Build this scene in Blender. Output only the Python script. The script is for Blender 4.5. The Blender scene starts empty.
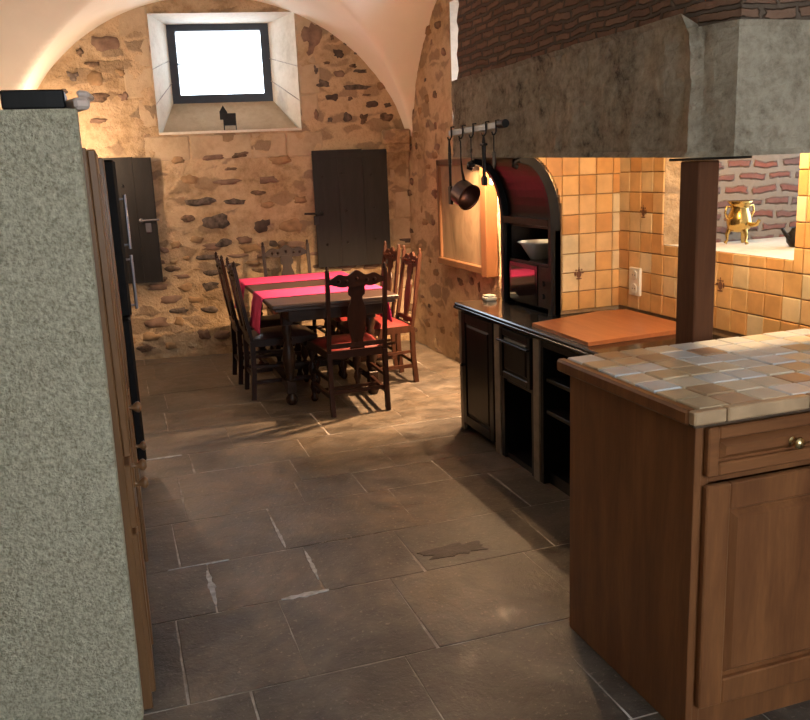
import bpy, math, random
from math import sin, cos, pi, radians, sqrt
from mathutils import Vector, Matrix, noise
random.seed(7)
SC = bpy.context.scene
COL = SC.collection

# ------------------------------------------------------------------ camera
H = 1.57
F, CX, CY = 850.0, 405.0, 360.0
_yv = Vector((110 - CX, 180 - CY, F)).normalized()
_t = 0.042
_d = Vector((_t, 1, -(_t * _yv.x + _yv.y) / _yv.z)).normalized()
_x = _d.cross(_yv)
if _x.x < 0: _x = -_x
Rw = Matrix((_x, _yv, -_d))            # world = Rw @ (right, down, forward)
cam_d = bpy.data.cameras.new('camera')
cam_d.sensor_width = 36; cam_d.lens = F / 810 * 36; cam_d.clip_start = .05
cam = bpy.data.objects.new('camera', cam_d); COL.objects.link(cam)
r_, d_, f_ = Rw.col[0], Rw.col[1], Rw.col[2]
M3 = Matrix(((r_.x, -d_.x, -f_.x), (r_.y, -d_.y, -f_.y), (r_.z, -d_.z, -f_.z)))
cam.matrix_world = Matrix.Translation((0, 0, H)) @ M3.to_4x4()
SC.camera = cam

# ------------------------------------------------------------------ world, view, daylight
SC.view_settings.view_transform = 'Standard'; SC.view_settings.look = 'None'
SC.view_settings.gamma = 1; SC.view_settings.use_curve_mapping = False
SC.view_settings.exposure = 0.1
W = bpy.data.worlds.new('sky'); SC.world = W; W.use_nodes = True
bg = W.node_tree.nodes['Background']
bg.inputs[0].default_value = (.76, .88, 1, 1); bg.inputs[1].default_value = 7.5

def area(name, loc, direction, sx, sy, power, col=(.8, .9, 1), portal=False):
    l = bpy.data.lights.new(name, 'AREA'); l.shape = 'RECTANGLE'; l.size = sx; l.size_y = sy
    l.energy = power; l.color = col
    if portal: l.cycles.is_portal = True
    o = bpy.data.objects.new(name, l); COL.objects.link(o); o.location = loc
    o.rotation_euler = Vector(direction).to_track_quat('-Z', 'Y').to_euler(); return o
def point(name, loc, power, col, r=.03):
    l = bpy.data.lights.new(name, 'POINT'); l.energy = power; l.color = col; l.shadow_soft_size = r
    o = bpy.data.objects.new(name, l); COL.objects.link(o); o.location = loc; return o

area('portal_back', (.98, 8.35, 2.55), (0, -1, 0), 1.2, .9, 1, portal=True)
area('portal_side', (3.1, 5.75, 2.3), (-1, 0, 0), 1.2, 1.2, 1, portal=True)
area('portal_niche', (3.6, 2.9, 1.5), (-1, 0, 0), 1.2, .9, 1, portal=True)
area('kitchen_window_daylight', (1.35, -1.75, 1.75), (-.1, 1, -.05), 1.7, 1.5, 28, (.97, .98, .95))
WARM = (1, .61, .32)
point('lamp_by_hood', (2.17, 4.78, 1.44), 46, WARM, .012)
spl = bpy.data.lights.new('lamp_on_dining_wall', 'SPOT'); spl.energy = 700; spl.color = WARM; spl.shadow_soft_size = .03
spl.spot_size = radians(98); spl.spot_blend = .7
spo = bpy.data.objects.new('lamp_on_dining_wall', spl); COL.objects.link(spo); spo.location = (2.35, 5.35, 1.845)
spo.rotation_euler = Vector((1.85 - 2.35, 6.05 - 5.35, -1.845)).to_track_quat('-Z', 'Y').to_euler()
point('lamp_corner', (-.36, 7.25, 1.78), 38, (1, .70, .46), .05)
point('lamp_hearth', (2.18, 2.585, 1.84), 56, (1, .64, .32), .02)

# ------------------------------------------------------------------ material helpers
class NT:
    def __init__(s, name):
        s.m = bpy.data.materials.new(name); s.m.use_nodes = True
        s.t = s.m.node_tree; s.n = s.t.nodes; s.l = s.t.links
        s.b = s.n['Principled BSDF']
        s.co = s.n.new('ShaderNodeTexCoord').outputs['Object']
    def mapping(s, scale=(1, 1, 1), rot=(0, 0, 0), loc=(0, 0, 0), src=None):
        m = s.n.new('ShaderNodeMapping'); m.inputs['Scale'].default_value = scale
        m.inputs['Rotation'].default_value = rot; m.inputs['Location'].default_value = loc
        s.l.new(src or s.co, m.inputs['Vector']); return m.outputs[0]
    def noise(s, scale, detail=4, rough=.55, vec=None, dist=0):
        n = s.n.new('ShaderNodeTexNoise'); n.inputs['Scale'].default_value = scale
        n.inputs['Detail'].default_value = detail; n.inputs['Roughness'].default_value = rough
        n.inputs['Distortion'].default_value = dist
        s.l.new(vec or s.co, n.inputs['Vector']); return n.outputs['Fac']
    def ramp(s, fac, stops, interp='LINEAR'):
        r = s.n.new('ShaderNodeValToRGB'); r.color_ramp.interpolation = interp
        e = r.color_ramp.elements
        while len(e) > 1: e.remove(e[-1])
        e[0].position = stops[0][0]; e[0].color = (*stops[0][1], 1)
        for p, c in stops[1:]:
            k = e.new(p); k.color = (*c, 1)
        s.l.new(fac, r.inputs[0]); return r.outputs[0]
    def mix(s, fac, a, b, mode='MIX'):
        m = s.n.new('ShaderNodeMix'); m.data_type = 'RGBA'; m.blend_type = mode
        for k, v in ((0, fac), (6, a), (7, b)):
            if isinstance(v, (int, float)): m.inputs[k].default_value = v
            elif isinstance(v, tuple): m.inputs[k].default_value = (*v, 1)
            else: s.l.new(v, m.inputs[k])
        return m.outputs[2]
    def math(s, op, a, b=0.0, clamp=False):
        m = s.n.new('ShaderNodeMath'); m.operation = op; m.use_clamp = clamp
        for k, v in ((0, a), (1, b)):
            if isinstance(v, (int, float)): m.inputs[k].default_value = v
            else: s.l.new(v, m.inputs[k])
        return m.outputs[0]
    def bump(s, h, strength=.4, dist=.01):
        b = s.n.new('ShaderNodeBump'); b.inputs['Strength'].default_value = strength
        b.inputs['Distance'].default_value = dist
        s.l.new(h, b.inputs['Height']); s.l.new(b.outputs[0], s.b.inputs['Normal'])
    def set(s, col=None, rough=None, metal=None, spec=None):
        for k, v in (('Base Color', col), ('Roughness', rough), ('Metallic', metal), ('Specular IOR Level', spec)):
            if v is None: continue
            if isinstance(v, (int, float)): s.b.inputs[k].default_value = v
            elif isinstance(v, tuple): s.b.inputs[k].default_value = (*v, 1)
            else: s.l.new(v, s.b.inputs[k])
        return s.m

def simple(name, col, rough=.5, metal=0, var=.15, scale=12, bump=.0, spec=.5):
    t = NT(name); n = t.noise(scale, 4)
    lo = tuple(c * (1 - var) for c in col); hi = tuple(min(1, c * (1 + var)) for c in col)
    c = t.ramp(n, [(.3, lo), (.7, hi)])
    if bump: t.bump(t.noise(scale * 4, 4), bump, .004)
    return t.set(c, rough, metal, spec)

def wood(name, a, b, rough=.4, scale=(9, 9, 1.0), bump=.12, dark=None, spec=.5):
    t = NT(name); v = t.mapping(scale)
    n1 = t.noise(2.2, 6, .6, v, .6); n2 = t.noise(16, 3, .6, v)
    f = t.math('ADD', t.math('MULTIPLY', n1, .75), t.math('MULTIPLY', n2, .25))
    st = [(.32, a), (.52, tuple((x + y) / 2 for x, y in zip(a, b))), (.68, b)]
    if dark: st.insert(0, (.22, dark))
    c = t.ramp(f, st); t.bump(f, bump, .004); return t.set(c, rough, None, spec)

def stone_plaster(name, cols, scale=3.0, rough=.9, bump=.8, speck=None):
    t = NT(name); n = t.noise(scale, 8, .62); m = t.noise(scale * 7, 5, .65)
    f = t.math('ADD', t.math('MULTIPLY', n, .65), t.math('MULTIPLY', m, .35))
    k = len(cols); c = t.ramp(f, [(.30 + .4 * i / (k - 1), cols[i]) for i in range(k)])
    if speck:
        s_ = t.ramp(t.noise(scale * 16, 3, .5), [(.60, (0, 0, 0)), (.68, (1, 1, 1))])
        c = t.mix(s_, c, speck)
    t.bump(t.math('ADD', t.noise(scale * 5, 6, .6), t.math('MULTIPLY', t.noise(scale * 26, 4), .35)), bump, .02)
    return t.set(c, rough, None, .25)

# materials
t = NT('lime_mortar'); n = t.noise(2.2, 8, .65); m = t.noise(15, 6, .68)
f = t.math('ADD', t.math('MULTIPLY', n, .6), t.math('MULTIPLY', m, .4))
c = t.ramp(f, [(.32, (.20, .13, .072)), (.43, (.36, .255, .15)), (.54, (.50, .37, .235)), (.66, (.40, .285, .175))])
dv = t.n.new('ShaderNodeVectorMath'); dv.operation = 'MULTIPLY_ADD'
nz = t.n.new('ShaderNodeTexNoise'); nz.inputs['Scale'].default_value = 7; nz.inputs['Detail'].default_value = 5; t.l.new(t.co, nz.inputs['Vector'])
t.l.new(nz.outputs['Color'], dv.inputs[0]); dv.inputs[1].default_value = (.16, .16, .12); t.l.new(t.co, dv.inputs[2])
mpv = t.mapping((4.2, 4.2, 9.0), src=dv.outputs[0])
vo = t.n.new('ShaderNodeTexVoronoi'); t.l.new(mpv, vo.inputs['Vector']); vo.inputs['Scale'].default_value = 1
ve = t.n.new('ShaderNodeTexVoronoi'); ve.feature = 'DISTANCE_TO_EDGE'; t.l.new(mpv, ve.inputs['Vector']); ve.inputs['Scale'].default_value = 1
sc_ = t.n.new('ShaderNodeSeparateColor'); t.l.new(vo.outputs['Color'], sc_.inputs[0])
inn = t.ramp(ve.outputs['Distance'], [(.07, (0, 0, 0)), (.16, (1, 1, 1))]); pick = t.ramp(sc_.outputs[0], [(.50, (0, 0, 0)), (.54, (1, 1, 1))])
mk = t.math('MULTIPLY', inn, pick)
stc = t.ramp(sc_.outputs[1], [(0, (.20, .135, .085)), (.35, (.30, .21, .13)), (.6, (.24, .165, .12)), (.85, (.17, .13, .10)), (1, (.34, .24, .15))])
c = t.mix(t.math('MULTIPLY', mk, .62), c, t.mix(m, stc, t.mix(.5, stc, (.05, .04, .03))))
t.bump(t.math('ADD', t.math('ADD', t.math('MULTIPLY', m, .9), t.noise(45, 4, .6)), t.math('MULTIPLY', mk, .35)), .8, .02)
m_wall = t.set(c, .92, None, .2)
m_stones = [simple('stone_brown', (.14, .092, .062), .9, var=.6, scale=26, bump=1.0, spec=.2),
            simple('stone_grey', (.105, .082, .068), .9, var=.6, scale=26, bump=1.0, spec=.2),
            simple('stone_ochre', (.28, .18, .10), .9, var=.3, scale=14, bump=.7, spec=.2),
            simple('stone_rose', (.20, .13, .095), .9, var=.3, scale=14, bump=.7, spec=.2),
            simple('stone_dark', (.075, .055, .045), .85, var=.35, scale=18, bump=.7, spec=.2)]
m_ashlar = stone_plaster('ashlar_limestone', [(.30, .22, .14), (.43, .33, .22), (.50, .39, .27)], 3.5, bump=.4)
m_reveal = stone_plaster('whitewashed_reveal', [(.50, .46, .38), (.66, .62, .54), (.74, .71, .63)], 4, bump=.3)
m_vault = stone_plaster('vault_plaster', [(.74, .71, .62), (.79, .76, .67), (.83, .80, .71)], .8, bump=.12)
m_mortar = stone_plaster('floor_mortar', [(.10, .085, .07), (.34, .31, .28), (.80, .78, .76)], 2.6, .8, bump=.4)
m_stucco = None
def mk_floor(name, tint):
    t = NT(name)
    n = t.noise(1.9, 8, .66, None, .5); m = t.noise(9, 7, .7, None, .4); g = t.noise(60, 3, .6)
    f = t.math('ADD', t.math('MULTIPLY', n, .55), t.math('MULTIPLY', m, .45))
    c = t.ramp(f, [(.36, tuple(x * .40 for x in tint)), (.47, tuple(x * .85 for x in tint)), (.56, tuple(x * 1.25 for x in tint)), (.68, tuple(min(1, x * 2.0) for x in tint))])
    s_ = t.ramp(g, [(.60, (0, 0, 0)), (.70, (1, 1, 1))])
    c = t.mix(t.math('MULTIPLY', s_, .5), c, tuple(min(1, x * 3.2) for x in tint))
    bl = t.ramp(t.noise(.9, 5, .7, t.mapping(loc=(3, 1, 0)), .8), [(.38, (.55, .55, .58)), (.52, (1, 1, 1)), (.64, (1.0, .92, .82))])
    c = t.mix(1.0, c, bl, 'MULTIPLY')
    t.bump(t.math('ADD', t.math('MULTIPLY', n, .6), t.math('ADD', m, t.math('MULTIPLY', g, .25))), .42, .018)
    r = t.ramp(m, [(.35, (.30,) * 3), (.65, (.52,) * 3)])
    return t.set(c, r, None, .5)
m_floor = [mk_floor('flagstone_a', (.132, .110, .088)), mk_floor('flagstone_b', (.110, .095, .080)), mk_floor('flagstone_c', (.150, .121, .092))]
m_stain = mk_floor('flagstone_worn_patch', (.018, .010, .006))

t = NT('pebbledash'); n1 = t.noise(85, 5, .6); n2 = t.noise(130, 3, .6)
c = t.ramp(n1, [(.32, (.38, .355, .25)), (.5, (.60, .57, .43)), (.66, (.74, .71, .56))])
t.bump(t.math('ADD', n1, t.math('MULTIPLY', n2, .5)), 1.0, .02); m_stucco = t.set(c, .95, None, .2)

t = NT('rough_concrete'); n1 = t.noise(5, 8, .68); n2 = t.noise(24, 6, .75); n3 = t.noise(1.6, 4, .6)
f = t.math('ADD', t.math('MULTIPLY', n1, .34), t.math('ADD', t.math('MULTIPLY', n2, .42), t.math('MULTIPLY', n3, .24)))
c = t.ramp(f, [(.40, (.085, .068, .050)), (.455, (.25, .21, .155)), (.54, (.39, .34, .26)), (.64, (.50, .44, .345))])
t.bump(t.math('ADD', n1, n2), .7, .02); m_conc = t.set(c, .92, None, .25)

def brickmat(name, swiz, bw, bh, c1, c2, mortar, msize=.12, wob=.03, bump=.9):
    t = NT(name)
    sep = t.n.new('ShaderNodeSeparateXYZ'); t.l.new(t.co, sep.inputs[0])
    cmb = t.n.new('ShaderNodeCombineXYZ')
    def o(ax): return sep.outputs['XYZ'.index(ax)]
    w1 = t.math('MULTIPLY', t.math('SUBTRACT', t.noise(6, 4, .6), .5), wob)
    w2 = t.math('MULTIPLY', t.math('SUBTRACT', t.noise(11, 4, .6, t.mapping(loc=(4, 2, 7))), .5), wob * 1.6)
    t.l.new(t.math('ADD', o(swiz[0]), w2), cmb.inputs[0]); t.l.new(t.math('ADD', o(swiz[1]), w1), cmb.inputs[1])
    b = t.n.new('ShaderNodeTexBrick'); t.l.new(cmb.outputs[0], b.inputs['Vector'])
    b.inputs['Scale'].default_value = 1; b.inputs['Brick Width'].default_value = bw; b.inputs['Row Height'].default_value = bh
    b.inputs['Mortar Size'].default_value = msize * bh; b.inputs['Mortar Smooth'].default_value = .45
    b.inputs['Color1'].default_value = (*c1, 1); b.inputs['Color2'].default_value = (*c2, 1); b.inputs['Mortar'].default_value = (*mortar, 1)
    nn = t.noise(26, 5, .6)
    c = t.mix(t.math('MULTIPLY', nn, .8), b.outputs['Color'], t.mix(.5, b.outputs['Color'], mortar))
    h = t.math('ADD', t.math('SUBTRACT', 1, b.outputs['Fac']), t.math('MULTIPLY', nn, .5))
    t.bump(h, bump, .02); return t.set(c, .92, None, .2)
m_brickhood = brickmat('old_narrow_brick_side', 'YZ', .14, .042, (.20, .105, .068), (.30, .175, .115), (.13, .095, .07), .24, .05, 1.0)
m_brickhood2 = brickmat('old_narrow_brick_front', 'XZ', .14, .042, (.20, .105, .068), (.30, .175, .115), (.13, .095, .07), .24, .05, 1.0)
m_brickniche = brickmat('red_brick_limewashed', 'XZ', .17, .062, (.22, .055, .035), (.11, .06, .06), (.22, .18, .145), .36, .06, .9)

CW1, CW2 = (.118, .043, .016), (.245, .100, .036)
m_cherry = wood('cherry_wood', CW1, CW2, .36, (7, 7, .8), .1)
m_cherry_h = wood('cherry_wood_level_grain', CW1, CW2, .36, (.8, 7, 7), .1)
m_cupb = wood('oak_cupboard_wood', (.13, .062, .026), (.235, .12, .052), .30, (9, 9, .9), .1)
m_post = wood('dark_oak_post', (.080, .030, .013), (.14, .056, .024), .6, (8, 8, .7), .25, spec=.2)
m_walnut = wood('dark_walnut', (.013, .0045, .003), (.030, .011, .007), .38, (12, 12, 3), .1, spec=.18)
m_walnut2 = wood('reddish_walnut', (.028, .0095, .005), (.062, .023, .012), .45, (12, 12, 3), .1, spec=.25)
m_table = wood('dark_oak_table', (.016, .008, .005), (.038, .019, .012), .38, (2, 12, 12), .1, spec=.2)
m_tabletop = wood('greyed_oak_top', (.034, .020, .017), (.070, .044, .036), .32, (2, 14, 14), .1)
m_board = wood('orange_wood_board', (.34, .12, .050), (.47, .185, .08), .33, (12, 1.5, 12), .05)
m_frame = wood('brown_picture_frame', (.075, .034, .014), (.14, .065, .027), .45, (6, 6, 1), .15)
m_frame_lit = wood('picture_frame_lamplit', (.13, .050, .018), (.18, .074, .028), .5, (6, 6, 1), .1)  # frame wood made lighter and oranger: lamplight put into the stile's colour
m_black = wood('black_painted_wood', (.004, .004, .0045), (.010, .0095, .0105), .38, (9, 9, 1), .1, spec=.22)
m_matte = simple('matte_black_door', (.008, .007, .007), .6, 0, .2, 6, 0, .12)
m_blacks = simple('black_enamel', (.006, .006, .007), .16, 0, .2, 6)
m_blackm = simple('black_iron', (.018, .016, .015), .5, .6, .3, 20, .2)
m_shut = wood('blackened_wood_boards', (.010, .009, .0085), (.022, .0195, .018), .6, (9, 9, 1.2), .35, spec=.25)
m_steel = simple('steel_grey', (.22, .21, .23), .4, .8, .15, 10)
m_strip = simple('grey_painted_strip', (.20, .17, .135), .6, 0, .25, 14, .2)
m_hook = simple('rail_blue_grey', (.20, .23, .27), .45, .5, .2, 10)
m_copper = simple('aged_copper', (.06, .024, .018), .35, .8, .35, 14, .15)
m_brass = simple('polished_brass', (.62, .42, .14), .2, 1, .15, 8)
m_knobb = simple('brass_knob_metal', (.50, .38, .20), .25, 1, .15, 8)
m_pink = simple('pink_cloth', (.60, .028, .15), .85, 0, .1, 40, .2)
m_pink2 = simple('magenta_cloth', (.60, .02, .10), .85, 0, .1, 40, .2)
m_seat = simple('red_leather_seat', (.17, .020, .020), .45, 0, .2, 16, .2)
m_seatd = simple('dark_leather_seat', (.06, .028, .026), .3, 0, .2, 16, .2)
m_white = simple('white_plastic', (.72, .68, .58), .4, 0, .05)
m_ceram = simple('white_china', (.62, .66, .68), .25, 0, .05)
m_paper = simple('paper', (.70, .58, .52), .7, 0, .12, 30)
m_grout = simple('tile_grout', (.27, .17, .09), .9, 0, .25, 20, .3)
m_grout2 = simple('worktop_grout', (.10, .062, .035), .9, 0, .25, 20, .3)
def tile(name, col, v=.18, rough=.3): return simple(name, col, rough, 0, v, 9, .12)
T_wall = [tile('tile_amber', (.60, .36, .145)), tile('tile_orange', (.58, .32, .12)), tile('tile_ochre', (.62, .40, .19)),
          tile('tile_straw', (.64, .49, .28)), tile('tile_sand', (.62, .50, .31)), tile('tile_rust', (.53, .275, .10))]
T_top = [tile('top_tile_cream', (.66, .60, .48), .15), tile('top_tile_grey', (.64, .66, .66), .12), tile('top_tile_sand', (.52, .41, .27), .2),
         tile('top_tile_rose', (.46, .31, .20), .2), tile('top_tile_blue_grey', (.58, .62, .66), .12), tile('top_tile_brown', (.40, .27, .16), .2)]
t = NT('painting_canvas'); n = t.noise(3, 6, .6, t.mapping((1, 1.4, .7)), .8)
c = t.ramp(n, [(.3, (.085, .055, .030)), (.45, (.17, .115, .065)), (.6, (.23, .16, .095)), (.75, (.14, .09, .05))])
t.bump(n, .1, .004); m_canvas = t.set(c, .5, None, .4)
t = NT('window_glass'); t.n.remove(t.b)
tr = t.n.new('ShaderNodeBsdfTransparent'); gl = t.n.new('ShaderNodeBsdfGlossy'); gl.inputs['Roughness'].default_value = .02
fr = t.n.new('ShaderNodeFresnel'); fr.inputs[0].default_value = 1.3
mx = t.n.new('ShaderNodeMixShader'); t.l.new(fr.outputs[0], mx.inputs[0]); t.l.new(tr.outputs[0], mx.inputs[1]); t.l.new(gl.outputs[0], mx.inputs[2])
t.l.new(mx.outputs[0], t.n['Material Output'].inputs[0]); m_glass = t.m
t = NT('lamp_bulb'); t.b.inputs['Emission Color'].default_value = (1, .7, .4, 1); t.b.inputs['Emission Strength'].default_value = 6
m_bulb = t.set((.9, .8, .6), .4)
m_mwglass = simple('dark_oven_glass', (.012, .008, .009), .06, 0, .1, 6, 0, 1.0)

# ------------------------------------------------------------------ mesh builder
class MB:
    def __init__(s): s.v = []; s.f = []; s.mi = []; s.sm = []; s.T = Matrix.Identity(4)
    def add(s, vs, fs, mi=0, smooth=False):
        o = len(s.v); s.v += [tuple(s.T @ Vector(p)) for p in vs]
        for f in fs: s.f.append([i + o for i in f]); s.mi.append(mi); s.sm.append(smooth)
    def box(s, a, b, mi=0, bev=0.0):
        x0, y0, z0 = (min(a[i], b[i]) for i in range(3)); x1, y1, z1 = (max(a[i], b[i]) for i in range(3))
        m = min(x1 - x0, y1 - y0, z1 - z0) / 2.001; k = min(bev, m)
        if k <= 0:
            vs = [(x, y, z) for z in (z0, z1) for y in (y0, y1) for x in (x0, x1)]
            s.add(vs, [(0, 2, 3, 1), (4, 5, 7, 6), (0, 1, 5, 4), (2, 6, 7, 3), (0, 4, 6, 2), (1, 3, 7, 5)], mi); return
        vs = []; idx = {}
        X = (x0, x1); Y = (y0, y1); Z = (z0, z1); sg = (1, -1)
        for i in (0, 1):
            for j in (0, 1):
                for l in (0, 1):
                    for ax in range(3):
                        p = [X[i] + sg[i] * k, Y[j] + sg[j] * k, Z[l] + sg[l] * k]
                        p[ax] = (X, Y, Z)[ax][(i, j, l)[ax]]
                        idx[(i, j, l, ax)] = len(vs); vs.append(tuple(p))
        fs = []
        for ax in range(3):
            o1, o2 = [q for q in range(3) if q != ax]
            for e in (0, 1):
                def key(a_, b_):
                    q = [0, 0, 0]; q[ax] = e; q[o1] = a_; q[o2] = b_; return idx[(*q, ax)]
                fs.append([key(0, 0), key(1, 0), key(1, 1), key(0, 1)])
        for ax in range(3):
            o1, o2 = [q for q in range(3) if q != ax]
            for a_ in (0, 1):
                for b_ in (0, 1):
                    q0 = [0, 0, 0]; q0[o1] = a_; q0[o2] = b_; q1 = list(q0); q1[ax] = 1
                    fs.append([idx[(*q0, o1)], idx[(*q1, o1)], idx[(*q1, o2)], idx[(*q0, o2)]])
        for i in (0, 1):
            for j in (0, 1):
                for l in (0, 1): fs.append([idx[(i, j, l, 0)], idx[(i, j, l, 1)], idx[(i, j, l, 2)]])
        s.add(vs, fs, mi)
    def ring(s, prof, axis_p, axis_d=(0, 0, 1), n=20, mi=0, smooth=True, caps=True):
        """lathe: prof = [(r, h)], around axis from axis_p along axis_d"""
        q = Vector(axis_d).to_track_quat('Z', 'Y').to_matrix(); p0 = Vector(axis_p); vs = []
        for r, h in prof:
            for i in range(n):
                a = 2 * pi * i / n; vs.append(p0 + q @ Vector((r * cos(a), r * sin(a), h)))
        fs = [(j * n + i, j * n + (i + 1) % n, (j + 1) * n + (i + 1) % n, (j + 1) * n + i) for j in range(len(prof) - 1) for i in range(n)]
        s.add(vs, fs, mi, smooth)
        if caps:
            m = len(prof) - 1
            s.add([vs[i] for i in range(n)], [tuple(reversed(range(n)))], mi)
            s.add([vs[m * n + i] for i in range(n)], [tuple(range(n))], mi)
    def cyl(s, a, b, r, n=14, mi=0, r2=None):
        a, b = Vector(a), Vector(b); d = b - a
        s.ring([(r, 0), (r if r2 is None else r2, d.length)], a, d, n, mi)
    def tube(s, pts, r, n=8, mi=0):
        pts = [Vector(p) for p in pts]; vs = []; up = Vector((0, 0, 1))
        rs = r if isinstance(r, (list, tuple)) else [r] * len(pts)
        d0 = (pts[1] - pts[0]).normalized(); u = d0.orthogonal().normalized()
        for i, p in enumerate(pts):
            d = (pts[min(i + 1, len(pts) - 1)] - pts[max(i - 1, 0)]).normalized()
            u = (u - d * u.dot(d)).normalized(); w = d.cross(u)
            for k in range(n):
                a = 2 * pi * k / n; vs.append(p + (u * cos(a) + w * sin(a)) * rs[i])
        m = len(pts)
        fs = [(j * n + i, j * n + (i + 1) % n, (j + 1) * n + (i + 1) % n, (j + 1) * n + i) for j in range(m - 1) for i in range(n)]
        s.add(vs, fs, mi, True)
        s.add(vs[:n], [tuple(reversed(range(n)))], mi); s.add(vs[-n:], [tuple(range(n))], mi)
    def bar(s, a, b, w, t_, up=(0, 0, 1), mi=0):
        a, b = Vector(a), Vector(b); d = (b - a).normalized(); u = Vector(up); u = (u - d * u.dot(d)).normalized(); v = d.cross(u)
        vs = [p + u * (i * t_ / 2) + v * (j * w / 2) for p in (a, b) for i, j in ((-1, -1), (-1, 1), (1, 1), (1, -1))]
        s.add(vs, [(0, 1, 2, 3), (7, 6, 5, 4), (0, 4, 5, 1), (1, 5, 6, 2), (2, 6, 7, 3), (3, 7, 4, 0)], mi)
    def prism(s, poly, o, eu, ev, ew, mi=0):
        """poly in (u,v) extruded by vector ew"""
        o, eu, ev, ew = Vector(o), Vector(eu), Vector(ev), Vector(ew); n = len(poly)
        a = [o + eu * p[0] + ev * p[1] for p in poly]; b = [p + ew for p in a]
        s.add(a + b, [tuple(reversed(range(n))), tuple(range(n, 2 * n))] + [(i, (i + 1) % n, n + (i + 1) % n, n + i) for i in range(n)], mi)
    def strip(s, left, right, ew, mi=0):
        """closed band between two polylines (lists of points), thickened by ew; quads only"""
        n = len(left); ew = Vector(ew); A = [Vector(p) for p in left] + [Vector(p) for p in right]; B = [p + ew for p in A]
        m = 2 * n; fs = []
        for i in range(n - 1):
            fs.append((i, i + 1, n + i + 1, n + i)); fs.append((m + n + i, m + n + i + 1, m + i + 1, m + i))
            fs.append((i, m + i, m + i + 1, i + 1)); fs.append((n + i + 1, m + n + i + 1, m + n + i, n + i))
        fs.append((0, n, m + n, m)); fs.append((n - 1, m + n - 1, m + 2 * n - 1, 2 * n - 1)) if False else fs.append((n - 1, m + n - 1, m + 2 * n - 1, 2 * n - 1))
        s.add(A + B, fs, mi)
    def lump(s, c, r, nrm, mi=0, seed=0, seg=14):
        """an irregular stone face set into a wall: c centre, r=(ru,rv,rn), nrm=(eu,ev,en)"""
        eu, ev, en = (Vector(q) for q in nrm); c = Vector(c); vs = [c + en * r[2]]; K = 3
        ph = seed * 3.1
        for k in range(1, K + 1):
            q = k / K
            for i in range(seg):
                a = 2 * pi * i / seg
                w = .95 + .55 * noise.noise((cos(a) * 1.3 + ph, sin(a) * 1.3, seed * .7)) + .30 * noise.noise((cos(a) * 4 + ph, sin(a) * 4, 3.3))
                sq = 1 / (abs(cos(a)) ** 3 + abs(sin(a)) ** 3) ** (1 / 3)
                h = r[2] * (1 - q ** 3) if k < K else -.03
                h += .25 * r[2] * noise.noise((i * .9 + ph, k * 1.7, seed))
                vs.append(c + eu * (r[0] * q * w * sq * cos(a)) + ev * (r[1] * q * w * sq * sin(a)) + en * h)
        fs = [(0, 1 + i, 1 + (i + 1) % seg) for i in range(seg)]
        for k in range(K - 1):
            o = 1 + k * seg
            fs += [(o + i, o + seg + i, o + seg + (i + 1) % seg, o + (i + 1) % seg) for i in range(seg)]
        s.add(vs, fs, mi, True)
    def build(s, name, mats, parent=None, loc=(0, 0, 0)):
        me = bpy.data.meshes.new(name); me.from_pydata(s.v, [], s.f)
        mats = mats if isinstance(mats, (list, tuple)) else [mats]
        for m in mats: me.materials.append(m)
        me.polygons.foreach_set('material_index', s.mi); me.polygons.foreach_set('use_smooth', s.sm)
        import bmesh
        bm = bmesh.new(); bm.from_mesh(me); bmesh.ops.recalc_face_normals(bm, faces=bm.faces); bm.to_mesh(me); bm.free()
        me.update()
        o = bpy.data.objects.new(name, me); COL.objects.link(o)
        if parent: o.parent = parent
        o.location = loc; return o

def thing(name, label, cat, loc=(0, 0, 0), rz=0, group=None):
    o = bpy.data.objects.new(name, None); COL.objects.link(o); o.empty_display_size = .1
    o.location = loc; o.rotation_euler = (0, 0, rz); o['label'] = label; o['category'] = cat
    if group: o['group'] = group
    return o
def tag(o, label, cat, group=None):
    o['label'] = label; o['category'] = cat
    if group: o['group'] = group
    return o
def struct(o): o['kind'] = 'structure'; return o
def M(name): return MB()

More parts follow.
